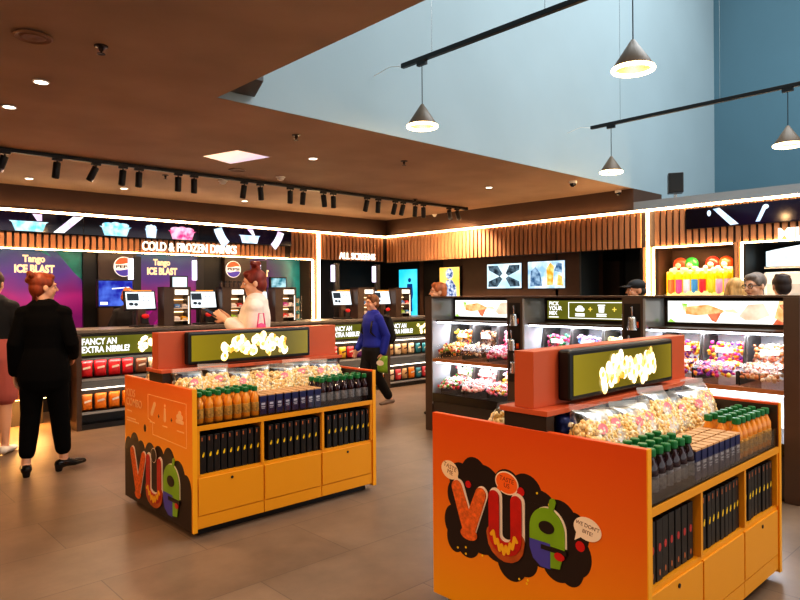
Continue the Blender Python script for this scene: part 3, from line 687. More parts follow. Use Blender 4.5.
def kiosk_prints(pl, near):
    global PL
    base = PL
    def PLp(name, m, polys, parent=None, d=.004, z=0, **k):
        k['loc'] = (0, KD, 0); k['rot'] = FB
        return base(name, m, polys, pl, d, z, **k)
    PL = PLp
    if near:
        cs = [(.264, .66, .078, .085), (.18, .63, .07, .075), (.15, .55, .05, .07), (.135, .42, .055, .075), (.15, .345, .055, .07), (.225, .335, .07, .065), (.32, .63, .10, .09), (.455, .65, .075, .075), (.555, .64, .085, .085), (.63, .57, .09, .10), (.72, .55, .09, .10), (.79, .53, .07, .085), (.80, .44, .07, .085), (.775, .385, .06, .075), (.715, .38, .075, .07), (.63, .42, .08, .075), (.545, .35, .07, .07), (.48, .325, .08, .085), (.40, .38, .09, .08), (.31, .40, .10, .09), (.28, .5, .14, .14), (.45, .5, .16, .16), (.6, .48, .14, .13), (.72, .47, .1, .1)]
        PLp('cloud_print', M['cloud'], scallop(cs), d=.0010)
        letters(pl, (.165, .588, .372, .145), (.388, .592, .365, .122), (.58, .752, .605, .355), 1.0)
        [PLp('cherry_print', cherry, [c_], d=.002, z=.0026) for c_ in (circ(.233, .613, .017), circ(.532, .643, .019), circ(.821, .487, .021))]
        for i, (x, z, rx, ry, r, s, c, tc, lines) in enumerate([(.118, .659, .055, .043, -.25, .030, '#f1d2ae', '#8a5a3c', ('TASTE', 'ME')), (.456, .665, .058, .045, -.12, .028, '#f06a18', '#8a2c10', ('TASTE', 'US')), (.854, .564, .062, .046, -.15, .0215, '#f0dcc8', '#6a4a3a', ("WE DON'T", 'BITE!'))]):
            if i == 1: PLp('bubble_rim', M['print_w'], [circ(x, z, rx+.006, ry+.006, 28, r)], d=.0012, z=.0020)
            sgn = 1 if i == 0 else -1
            PLp('speech_bubble', mat('bubble_print', c, .5), [circ(x, z, rx, ry, 28, r), [(x+sgn*.02, z-ry*.7), (x+sgn*.05, z-ry*.45), (x+sgn*.058, z-ry*1.25)]], d=.0015, z=.0034)
            mm = mat('bubble_ink', tc, .5)
            for j, l in enumerate(lines):
                text('bubble_lettering', l, s, mm, pl, (-.0052, KD-x, z+.006-j*.026), (PI/2, -r, -PI/2), .0004, 0, 'CENTER')
        PLp('crumb_print', M['gold'], [circ(.165+.03*i % .05+x, z, .005) for i, (x, z) in enumerate([(0, .30), (.02, .285), (.44, .655), (.36, .27), (.375, .255), (.1, .305), (.48, .62), (.345, .262), (.01, .315)])], d=.002, z=.0012)
    else:
        cs = [(.074, .38, .074, .10), (.185, .41, .085, .115), (.30, .385, .08, .10), (.46, .38, .10, .115), (.60, .375, .10, .12), (.76, .37, .10, .14), (.90, .33, .10, .12), (1.01, .28, .075, .10)]
        PLp('cloud_print', M['cloud'], scallop(cs)+[[(.002, .037), (1.085, .037), (1.085, .29), (.9, .36), (.3, .37), (.002, .37)]], d=.0012)
        letters(pl, (.155, .385, .085, .20), (.44, .385, .12, .185), (.685, .925, .41, .075), 1.05)
        PLp('round_badge', M['print_w'], [circ(.547, .425, .045, .05)], d=.001, z=.0130); PLp('round_badge_face', M['cloud'], [circ(.547, .425, .040, .045)], d=.001, z=.0145)
        pr = mat('peach_print', '#f3bb84', .5)
        text('combo_lettering', 'KIDS\nCOMBO', .078, pr, pl, (-.0025, KD-.035, .775), FB, .0005, 0, line=.85)
        th = .004
        PLp('outline_print', pr, [[(.424, .825), (1.02, .825), (1.02, .825-th), (.424, .825-th)], [(1.02-th, .825), (1.02, .825), (1.02, .545), (1.02-th, .545)], [(.424, .825), (.424+th, .825), (.424+th, .66), (.424, .66)], [(.424, .66), (.506, .64), (.506, .56), (.502, .56), (.502, .637), (.424, .656)], [(.502, .56), (1.02, .549), (1.02, .545), (.502, .556)]], d=.0012)
        PLp('icon_print', pr, stroke([(.49, .70), (.535, .765)], .018)+stroke([(.70, .685), (.70, .75)], [.018, .012])+[circ(.70, .775, .009)]+stroke([(.88, .70), (.97, .70)], .012)+stroke([(.895, .73), (.955, .73)], .016)+[circ(.925, .748, .022)], d=.0012)
        PLp('plus_print', M['cloud'], [[(x-.012, .692), (x+.012, .692), (x+.012, .698), (x-.012, .698)] for x in (.603, .802)]+[[(x-.003, .682), (x+.003, .682), (x+.003, .708), (x-.003, .708)] for x in (.603, .802)], d=.0012)
        PLp('small_lines_print', pr, [[(.04, z), (.04+w, z), (.04+w, z+.008), (.04, z+.008)] for z, w in ((.665, .09), (.612, .16), (.594, .22))]+[[(x, .635), (x+w, .635), (x+w, .642), (x, .642)] for x, w in ((.455, .08), (.665, .07), (.885, .10))], d=.0012)
        PLp('round_badge', M['cloud'], [circ(.372, .582, .018, .026)], d=.002)
    PL = base

NK = (2.31, 1.137); FK = (1.807, 3.80)
n_k, n_pl, _g1 = kiosk(*NK, 'orange and yellow display kiosk nearest the camera, brown cloud print on its end', True)
f_k, f_pl, _g2 = kiosk(*FK, 'yellow display kiosk further off, with kids combo print on its end', False)
for g in (_g1, _g2): bpy.data.objects.remove(g)
kiosk_prints(n_pl, True); kiosk_prints(f_pl, False)

# ---- bottles
def make_bottle(kind):
    t = thing('juice_bottle', '', 'bottle', (0, 0, 0), 0, '')
    bm = bmesh.new(); lathe(bm, [(.0, .002), (.026, 0), (.029, .006), (.029, .05), (.026, .06), (.026, .085), (.029, .10), (.028, .125), (.018, .148), (.0135, .158), (.0135, .166), (0, .166)], 16)
    obj('bottle_body', bm, M['juiceo'] if kind == 'orange' else M['juicep'], t, True)
    bm = bmesh.new(); lathe(bm, [(.018, .164), (.0195, .167), (.0195, .190), (.017, .194), (0, .194)], 16); obj('cap', bm, M['cap'], t)
    bm = bmesh.new(); lathe(bm, [(.0293, .03), (.0298, .032), (.0298, .088), (.0293, .09)], 16); obj('label', bm, M['labelo'] if kind == 'orange' else M['labelp'], t)
    return t
def make_carton():
    t = thing('juice_carton', '', 'carton', (0, 0, 0), 0, '')
    B('carton_body', M['navy'], [(-.026, -.028, 0, .026, .028, .125)], t, .004)
    B('carton_top', M['kraft'], [(-.0262, -.028, .125, .0262, .028, .133)], t)
    B('print', M['pale'], [(-.016, -.0285, .05, .016, -.0278, .056), (-.013, -.0285, .04, .013, -.0278, .045), (-.014, -.0285, .064, .014, -.0278, .078)], t)
    return t
protos = {}
def place(kind, maker, loc, label, group, rz=0):
    if kind not in protos:
        protos[kind] = maker(); o = protos[kind]; o.location = loc; o.rotation_euler = (0, 0, rz); o['label'] = label; o['group'] = group
        return o
    o = dup(protos[kind], loc, rz, label); o['group'] = group
    return o
ROW = ['front', 'second', 'back']
def stock(K, kn, order):
    X0, Y0 = K
    segs = {0: (.07, .465), 1: (.515, .965), 2: (1.02, 1.42)}
    for si, kind in enumerate(order):
        a, b = segs[si]
        n = {0: 7, 1: 8, 2: 7}[si]
        for r in range(3):
            for i in range(n):
                x = X0+a+(b-a)*i/(n-1); y = Y0+.052+r*.0655
                if kind == 'carton':
                    place('carton', make_carton, (x, y, .70), f'{ORD[i]} navy carton from left, {ROW[r]} row, kraft top, on the {kn} kiosk', f'navy cartons on the {kn} kiosk')
                else:
                    nm = 'orange juice' if kind == 'orange' else 'dark juice'
                    place(kind, lambda: make_bottle(kind), (x+random.uniform(-.002, .002), y, .70), f'{ORD[i]} {nm} bottle from left, {ROW[r]} row, green cap, on the {kn} kiosk', f'{nm} bottles on the {kn} kiosk', random.uniform(0, 6))
stock(NK, 'nearer', ['dark', 'carton', 'orange'])
stock(FK, 'farther', ['orange', 'carton', 'dark'])

# ---- black cards in the cubbies
def make_card(w, red):
    t = thing('black_carton', '', 'carton', (0, 0, 0), 0, '')
    B('carton_body', M['boxblk'], [(-w/2, 0, 0, w/2, .17, .238)], t, .003)
    if red:
        bm = bmesh.new(); poly(bm, circ(0, .13, .011, .016, 16), .001); obj('emblem', bm, M['redprint'], t, rot=FA)
        bm = bmesh.new(); poly(bm, circ(.0, .033, .006, .012, 12), .001); obj('foot_mark', bm, M['copper'], t, rot=FA)
    else:
        bm = bmesh.new(); poly(bm, circ(0, .115, .007, .013, 14, -.3), .001); poly(bm, circ(.004, .128, .004, .006, 10), .001); obj('emblem', bm, M['gold'], t, rot=FA)
        bm = bmesh.new(); poly(bm, [(-w*.3, .205), (-w*.1, .205), (-w*.1, .228), (-w*.3, .228)], .001); obj('head_mark', bm, M['copper'], t, rot=FA)
    return t
def cards(K, kn, sec, n, w, red, fill=1.0):
    X0, Y0 = K
    x0 = .062+sec*(KL/3-.005); x1 = x0+KL/3-.035
    CUB = ['left', 'middle', 'right']
    for i in range(n):
        x = X0+x0+w/2+(x1-x0-w)*fill*i/(n-1)
        place(f'card{red}{w}', lambda: make_card(w, red), (x, Y0+.02+random.uniform(0, .008), .3855), f'{ORD[i]} black carton from left in the {CUB[sec]} cubby of the {kn} kiosk', f'black cartons in the {CUB[sec]} cubby of the {kn} kiosk')
cards(NK, 'nearer', 0, 7, .05, True, .85); cards(NK, 'nearer', 1, 9, .04, False, .9); cards(NK, 'nearer', 2, 8, .04, False, .8)
cards(FK, 'farther', 0, 9, .04, False, .92); cards(FK, 'farther', 1, 9, .04, False); cards(FK, 'farther', 2, 9, .04, False)

# ---- popcorn bags
def pillow(w, h, d, nx=14, ny=16, seed=0, amp=.006, tuck=.85):
    bm = bmesh.new(); rnd = random.Random(seed)
    fr = [[None]*(nx+1) for _ in range(ny+1)]; bk = [[None]*(nx+1) for _ in range(ny+1)]
    for j in range(ny+1):
        for i in range(nx+1):
            u, v = i/nx*2-1, j/ny*2-1
            e = max(0, (1-abs(u)**2.6))**.5*max(0, (1-abs(v)**2.8))**.5
            bulge = e*d/2*(1.15-.35*v)
            x = u*w/2*(1-.06*(1-abs(v))*abs(u)); z = (v+1)/2*h
            p = rnd.uniform(-amp, amp)*e
            edge = i in (0, nx) or j in (0, ny)
            a = bm.verts.new((x, -bulge+p, z)); fr[j][i] = a
            bk[j][i] = a if edge else bm.verts.new((x, bulge*.8+rnd.uniform(-amp, amp)*e, z))
    for j in range(ny):
        for i in range(nx):
            bm.faces.new((fr[j][i], fr[j][i+1], fr[j+1][i+1], fr[j+1][i]))
            if len({bk[j][i], bk[j][i+1], bk[j+1][i+1], bk[j+1][i]}) == 4 and not all(q in (fr[j][i], fr[j][i+1], fr[j+1][i+1], fr[j+1][i]) for q in (bk[j][i], bk[j][i+1], bk[j+1][i+1], bk[j+1][i])):
                bm.faces.new((bk[j][i], bk[j+1][i], bk[j+1][i+1], bk[j][i+1]))
    return bm
def lumps(n, fn, cols, r0, r1, seed, sub=1):
    rnd = random.Random(seed); bm = bmesh.new(); cl = bm.loops.layers.float_color.new('Col')
    for i in range(n):
        p = fn(rnd)
        r = rnd.uniform(r0, r1)
        R_ = Matrix.Rotation(rnd.uniform(0, 6), 3, Vector((rnd.random(), rnd.random(), rnd.random()+.1)).normalized())
        vs = ell(bm, p, (r*rnd.uniform(.8, 1.25), r*rnd.uniform(.7, 1.1), r*rnd.uniform(.7, 1.1)), sub, R_)
        c = lin(rnd.choice(cols))
        for f in {f for v in vs for f in v.link_faces}:
            for l in f.loops: l[cl] = c
    return bm
PCOL = ['#f6dda6', '#f9ebca', '#f2cf8a', '#ecc078', '#fdf5e0', '#f4d79c', '#f0c67e']
def make_bag(seed):
    w, h, d = .215, .29, .125
    t = thing('popcorn_bag', '', 'snack bag', (0, 0, 0), 0, '')
    obj('film', pillow(w, h, d, seed=seed, amp=.005), M['film'], t, True)
    def fn(r):
        while True:
            u, v = r.uniform(-.95, .95), r.uniform(-.97, .66)
            e = max(0, (1-abs(u)**2.6))**.5*max(0, (1-abs(v)**2.8))**.5
            if e > .25: break
        s = -1 if r.random() < .8 else 1
        return (u*w/2*.95, s*e*d/2*(1.15-.35*v)*.86*(1 if s < 0 else .7), (v+1)/2*h)
    obj('popcorn_fill', pillow(w*.90, h*.80, d*.86, seed=seed+9, amp=.004), M['popfill'], t, True)
    pc = obj('popcorn', lumps(420, fn, PCOL, .010, .0155, seed), M['popcorn'], t, True); pc['kind'] = 'stuff'
    bm = bmesh.new(); poly(bm, circ(.015, 0, .028, .024, 18, .3), .0015)
    st = obj('sticker', bm, mat('pink_sticker', '#e07a86', .5), t, loc=(.0, -.060, .205), rot=(PI/2-.18, 0, 0))
    B('top_seal', M['film'], [(-.105, -.002, .285, .105, .002, .315)], t)
    return t
def bag(seed, loc, rz, lean, label, group):
    k = f'bag{seed}'
    if k not in protos:
        o = protos[k] = make_bag(seed)
    else: o = dup(protos[k], loc)
    o.location = loc; o.rotation_euler = (lean, random.uniform(-.09, .09), rz); k_ = random.uniform(.9, 1.07); o.scale = (random.uniform(.94, 1.04), 1, k_); o['label'] = label; o['group'] = group
    return o
def bags(K, kn, xs, back=()):
    X0, Y0 = K
    for i, x in enumerate(xs):
        zz = .702+random.uniform(0, .012)
        bag(i % 4, (X0+x, Y0+.305+(.012 if i % 2 else 0), zz), random.uniform(-.38, .16), -.30+random.uniform(-.10, .06), f'{ORD[i]} clear popcorn bag from left along the front of the {kn} kiosk', f'popcorn bags on the {kn} kiosk')
    for i, x in enumerate(back):
        bag((i+2) % 4, (X0+x, Y0+.83, .702), PI+random.uniform(-.2, .2), -.25, f'{ORD[i]} clear popcorn bag from left on the rear side of the {kn} kiosk', f'popcorn bags on the {kn} kiosk')
bags(NK, 'nearer', [.17, .34, .50, .67, .84, 1.01, 1.19, 1.355], [.17, .37])
bags(FK, 'farther', [.15, .32, .49, .67, .84, 1.01, 1.18, 1.35], [.14, .34])
# navy pouches in the spine
def make_pouch():
    t = thing('navy_pouch', '', 'snack bag', (0, 0, 0), 0, '')
    obj('pouch_body', pillow(.14, .11, .07, 8, 8, 5, .01), mat('navy_foil', '#1b2a6b', .28, .3), t, True)
    B('print', M['pale'], [(-.03, -.037, .045, .03, -.033, .06)], t)
    return t
for kn, K, L in (('nearer', NK, [(.20, 'cubby'), (.52, 'cubby'), (.78, 'cubby'), (1.02, 'cubby'), (1.12, 'cubby'), (1.30, 'cubby')]), ('farther', FK, [(.18, 'cubby'), (1.28, 'cubby')])):
    for i, (x, _) in enumerate(L):
        o = place('pouch', make_pouch, (K[0]+x, K[1]+.478, .862), f'{ORD[i]} navy foil pouch from left in the spine of the {kn} kiosk', f'navy pouches in the {kn} kiosk')
for kn, K in (('nearer', NK), ('farther', FK)):
    o = place('pouch', make_pouch, (K[0]+.33 if K is NK else K[0]+.10, K[1]+.72, .80), f'navy foil pouch among the rear popcorn bags of the {kn} kiosk', f'navy pouches in the {kn} kiosk')
# ------------------------------------------------------------------ pick and mix cabinets (front faces -X; local x runs towards the camera's right)
CX = 5.15
candy_sets = [['#e8842a', '#f2c23a', '#c43a2a', '#7a9a2a', '#f5e2c0'], ['#7a4a34', '#c99a6a', '#5a3324', '#e5d2b5', '#8f6a50'], ['#f0557f', '#f7a8bd', '#d8305a', '#fbe0e6'], ['#5aa83a', '#e8f2d0', '#d83a4a', '#f5f5ee'], ['#f3a9a4', '#fbe4dc', '#e88a8a', '#f8d6cf'], ['#e8503a', '#f2c040', '#8fb83a', '#f6ead0', '#f48aa8'], ['#d8284a', '#1f9a5a', '#e0558a', '#8a1a3a'], ['#f0a8c0', '#8a6ab0', '#f7d8e4', '#c85a8a', '#7aa8d8'], ['#f7e7a0', '#f3d060', '#fbf3d0'], ['#e8842a', '#f2c23a', '#b83a6a', '#7a2a8a', '#f5d25a'], ['#d8308a', '#f2a030', '#f5d040', '#8a3ab0', '#e84a5a'], ['#d8905a', '#e8c8a0', '#c8704a', '#f2e0c8']]
def bin_profile(h, d):
    return [(0, 0), (0, .10), (.05, .14), (d*.5, h*.60), (d*.52, h), (d, h), (d, 0)]      # (depth, height) from the front
def make_bin(w, h, d, parent_label, group, loc, seed, cols, clabel):
    t = thing('candy_bin', parent_label, 'candy bin', loc, RB, group)
    bm = bmesh.new()
    pr = bin_profile(h, d); n = len(pr)
    a = [bm.verts.new((0, y, z)) for y, z in pr]; b = [bm.verts.new((w, y, z)) for y, z in pr]
    for i in range(n): bm.faces.new((a[i], a[(i+1) % n], b[(i+1) % n], b[i]))
    obj('bin_shell', bm, M['clear'], t)
    for s, x in ((0, -.012), (1, w)):
        bm = bmesh.new(); q = [bm.verts.new((x, y, z)) for y, z in [(d*.42, h*.35), (d*.50, h*1.02), (d, h*1.02), (d, 0), (.10, 0), (.10, .10)]]; q2 = [bm.verts.new((x+.012, v.co.y, v.co.z)) for v in q]
        bm.faces.new(q); bm.faces.new(q2)
        for i in range(6): bm.faces.new((q[i], q[(i+1) % 6], q2[(i+1) % 6], q2[i]))
        obj('side_wall', bm, M['charcoal'], t)
    bm = bmesh.new(); poly(bm, [(w*.28, h*.62), (w*.72, h*.62), (w*.72, h*.74), (w*.28, h*.74)], .003)
    obj('price_card', bm, mat('pink_card', '#eec6bd', .6), t, loc=(0, d*.5-.004, 0), rot=FA)
    B('hinge_bar', M['clear'], [(0, .03, .135, w, .055, .15)], t)
    def fn(r):
        x = r.uniform(.02, w-.02)
        if r.random() < .55: y = r.uniform(.02, d*.48); z = min(.05+.095*min(1, y/.10)*r.random()**.35+.10*max(0, (y-.12)), h*.5)
        else: y = r.uniform(d*.545, d*.62); z = r.uniform(.10, h*.84)
        return (x, y, z)
    c = obj('candy_heap', lumps(300, fn, cols, .013, .022, seed), M['candy'], None, True); c.location = loc; c.rotation_euler = (0, 0, RB)
    tag(c, clabel, 'sweets', 'loose sweets in the clear bins', 'stuff')
CH = 1.472
def cabinet(Y0, w, bay0, bay1, scoop, label, face, prints, left_stile, right_stile, tiers, cname, sets):
    t = thing('candy_cabinet', label, 'display cabinet', (CX, Y0, 0), RB, 'pick and mix cabinets')
    D = .78
    side = []
    if left_stile: B('side_panel', M['bronze'], [(0, 0, .0, bay0-.012, D, CH)], t, .003); B('side_lining', M['cabside'], [(bay0-.012, .005, .3, bay0, D, CH-.02)], t)
    else: B('side_lining', M['cabside'], [(0, .005, .0, bay0, D, CH-.02)], t)
    if scoop:
        sp = B('scoop_panel', M['bronze'], [(bay1, .0, .0, w, D, CH-.012)], t, .003)
        B('scoop_back', M['black'], [(bay1+.02, -.002, .64, w-.02, .004, 1.41)], sp)
        B('bay_lining', M['cabside'], [(bay1-.004, .01, .3, bay1, D, CH-.02)], t)
    else: B('side_panel', M['bronze'], [(bay1, 0, 0, w, D, CH-.012)], t, .003)
    B('top_panel', M['bronze'], [(0, 0, CH-.012, w, D, CH+.003)], t)
    B('back_panel', mat('white_back', '#e9edf2', .5), [(bay0, .62, .3, bay1, .66, 1.24)], t)
    hd = B('header', M['bronze'], [(bay0, .355, 1.215, bay1, .66, CH-.012)], t)
    B('sign_frame', M['black'], [(bay0+.02, .345, 1.232, bay1-.01, .357, 1.448)], hd)
    PL('sign_face', face, [[(0, 0), (bay1-bay0-.06, 0), (bay1-bay0-.06, .18), (0, .18)]], hd, .004, loc=(bay0+.035, .346, 1.25), rot=FA)
    for nm, mm, ps in prints: (PLS if 'sweet' in nm else PL)(nm, mm, ps, hd, .003, loc=(bay0+.035, .3415, 1.25), rot=FA)
    cp = B('canopy', M['bronze'], [(bay0, .06, 1.198, bay1, .36, 1.215)], t)
    B('light_tube', M['ledw'], [(bay0+.01, .075, 1.183, bay1-.01, .105, 1.197)], cp)
    B('shelf', M['wood'], [(bay0, .005, .762, bay1, .62, .795)], t)
    sh = B('light_tube', M['ledw'], [(bay0+.01, .05, .745, bay1-.01, .08, .76)], t)
    B('base_drawer', M['charcoal'], [(bay0, .01, .03, bay1, .62, .41)], t, .003); B('base_lip', M['blackgloss'], [(bay0, -.005, .33, bay1, .02, .42)], t)
    B('kick_plate', M['black'], [(bay0, .04, 0, bay1, .6, .03)], t)
    l = lamp('AREA', (CX+.30, Y0-(bay0+bay1)/2, 1.175), 11, '#eef3ff', bay1-bay0-.1, (0, 0, PI/2), sy=.2, name='bay_lamp')
    l = lamp('AREA', (CX+.28, Y0-(bay0+bay1)/2, .742), 8, '#eef3ff', bay1-bay0-.1, (0, 0, PI/2), sy=.2, name='bay_lamp')
    bw = (bay1-bay0-.02)/3
    for ti, tr in enumerate(tiers):
        zz = .796 if tr == 'upper' else .421; hh = .355 if tr == 'upper' else .31
        for i in range(3):
            k = ti*3+i
            make_bin(bw-.03, hh, .56, f'{["left", "middle", "right"][i]} clear {tr} bin of sweets in the {cname}', 'clear sweet bins in the cabinets', (CX+.03, Y0-bay0-.018-i*bw, zz), 100+k+int(Y0*10), sets[k], f'loose sweets filling the {["left", "middle", "right"][i]} {tr} bin of the {cname}')
    if scoop:
        x = (bay1+w)/2
        for j, z in enumerate((1.30, 1.06, .84)):
            s = place('scoop', make_scoop, (CX-.008, Y0-x+(.02 if j % 2 else -.01), z), f'{["top", "middle", "lowest"][j]} steel scoop hanging on the {cname} divider', 'steel scoops hanging on dividers', RB)
        for j, z in enumerate((1.24, 1.0, .80)):
            place('tag', make_tagc, (CX-.008, Y0-x-.045, z), f'{["top", "middle", "lowest"][j]} red and orange card hanging on the {cname} divider', 'small cards on the dividers', RB)
def make_scoop():
    t = thing('scoop', '', 'scoop', (0, 0, 0), RB, '')
    bm = bmesh.new(); tube(bm, [(0, -.02, .08), (0, -.012, .0)], [(.008, .005)]*2, 10); obj('handle', bm, M['metal'], t, True)
    bm = bmesh.new()
    for j in range(6):
        pass
    rings = []
    for j in range(6):
        z = -.11*j/5; r = .035+.008*j/5
        rings.append([bm.verts.new((r*math.cos(a), -.015-r*math.sin(a)*.8, z)) for a in [PI*i/8 for i in range(9)]])
    for a, b in zip(rings, rings[1:]):
        for i in range(8): bm.faces.new((a[i], a[i+1], b[i+1], b[i]))
    bm.faces.new(rings[0])
    obj('bowl', bm, M['metal'], t, True)
    return t
def make_tagc():
    t = thing('hanging_card', '', 'card', (0, 0, 0), RB, '')
    B('card', mat('red_card', '#b3301e', .5), [(-.016, -.006, -.03, .016, -.002, .02)], t)
    B('card_print', mat('orange_card', '#e07a20', .5), [(-.012, -.008, -.008, .012, -.006, .014)], t)
    return t
whiteface = emit('white_lightbox', '#fdfdf6', 1.05)
pr_or = emit('orange_sweet_lit', '#f2904a', .9, '#ffd59a', 10); pr_red = emit('red_sweet_lit', '#d05a3c', .8, '#ec9068', 9); pr_gr = emit('green_sweet_lit', '#8cc43c', 1.0, '#e8f7c0', 8); pr_pk = emit('pink_sweet_lit', '#f5b89a', .9, '#ffe0c8', 7)
def sweet_print(W):
    k = W/.87
    S = lambda ps: [(x*k, y) for x, y in ps]
    return [('sweet_picture', pr_or, [S([(.13, .13), (.30, .15), (.42, .10), (.40, .08), (.22, .06), (.14, .07)]), S([(.78, .18), (.87, .18), (.87, .06), (.80, .02), (.75, .05)])]),
            ('red_sweet_picture', pr_red, [S([(.30, .07), (.40, .09), (.36, .005), (.33, .02)]), S([(.77, .05), (.86, .02), (.87, 0), (.74, .0)]), S([(.78, .15), (.86, .17), (.80, .11)])]),
            ('green_sweet_picture', pr_gr, [S([(.11, .16), (.15, .155), (.14, .09), (.12, .10)]), S([(.40, .10), (.48, .115), (.52, .08), (.46, .09)]), S([(.0, .0), (.06, .0), (.02, .03)])]),
            ('pink_sweet_picture', pr_pk, [S([(.52, .06), (.58, .15), (.68, .16), (.72, .07), (.64, .03), (.56, .03)])])]
cabinet(5.09, 1.31, .11, 1.13, True, 'left candy cabinet with fruit sweet lightbox and open dark side panel', whiteface, sweet_print(.96), True, False, ['upper', 'lower'], 'left cabinet', candy_sets[:6])
frame = [[(.24, .165), (.97, .165), (.97, .159), (.24, .159)], [(.24, .015), (.97, .015), (.97, .009), (.24, .009)], [(.24, .009), (.246, .009), (.246, .165), (.24, .165)], [(.964, .009), (.97, .009), (.97, .165), (.964, .165)]]
icons = stroke([(.335, .095), (.395, .095)], .018)+[circ(.365, .118, .03, .014)]+[[(.565, .07), (.615, .07), (.62, .125), (.56, .125)], [(.553, .13), (.627, .13), (.627, .142), (.553, .142)]]+[[(.82, .07), (.87, .07), (.87, .13), (.82, .13)]]
plus = [[(x-.02, .095), (x+.02, .095), (x+.02, .103), (x-.02, .103)] for x in (.475, .72)]+[[(x-.004, .079), (x+.004, .079), (x+.004, .119), (x-.004, .119)] for x in (.475, .72)]
caps = [[(x-.05, z), (x+.05, z), (x+.05, z+.011), (x-.05, z+.011)] for x in (.365, .59, .845) for z in (.047, .030)]+[[(.02, .014), (.13, .014), (.13, .023), (.02, .023)]]
cabinet(3.777, 1.215, .02, 1.03, True, 'middle candy cabinet with a dark green sign reading PICK YOUR MIX', M['olive2'], [('frame_print', M['signw'], frame), ('icon_print', M['signw'], icons), ('plus_print', emit('yellow_print_lit', '#f5d25a', 1), plus), ('caption_print', M['signw'], caps)], False, False, ['upper'], 'middle cabinet', candy_sets[6:9])
hd2 = [o for o in bpy.data.objects if o.name.startswith('header') and o.parent and o.parent['label'].startswith('middle candy')][0]
text('sign_lettering', 'PICK\nYOUR\nMIX', .053, M['signw'], hd2, (.02+.035+.02, .3415, 1.25+.133), FA, .001, .001, line=.88)
cabinet(2.562, 1.145, .02, 1.042, False, 'right candy cabinet with a white fruit sweet lightbox and dark right stile', whiteface, sweet_print(.96), False, True, ['upper'], 'right cabinet', candy_sets[9:12])

# ------------------------------------------------------------------ till counter
ct = tag(B('till_counter', M['charcoal'], [(2.34, 7.93, .03, 8.4, 8.5, 1.075)]), 'long dark till counter with a grey stone top across the back', 'counter')
B('counter_top', M['counter'], [(2.30, 7.86, 1.075, 8.42, 8.56, 1.115)], ct, .004); B('kick_plate', M['black'], [(2.4, 7.98, 0, 8.36, 8.45, .03)], ct)
lc = tag(B('wood_counter', M['wood'], [(-1.5, 8.28, .34, 2.26, 8.9, 1.075)]), 'warm wooden service counter at the left edge, lit from beneath', 'counter')
B('counter_top', M['counter'], [(-1.52, 8.24, 1.075, 2.29, 8.92, 1.115)], lc, .004)
B('plinth', M['charcoal'], [(-1.5, 8.55, 0, 2.2, 8.85, .34)], lc); B('under_light', emit('amber_led', '#ffc070', 14), [(-1.5, 8.34, .325, 2.2, 8.38, .34)], lc)
B('end_panel', M['wood'], [(2.24, 7.93, .06, 2.28, 8.27, 1.07)], lc)
lamp('AREA', (.9, 8.36, .32), 55, '#ffb765', 2.6, (0, 0, 0), sy=.08, name='under_counter_lamp')

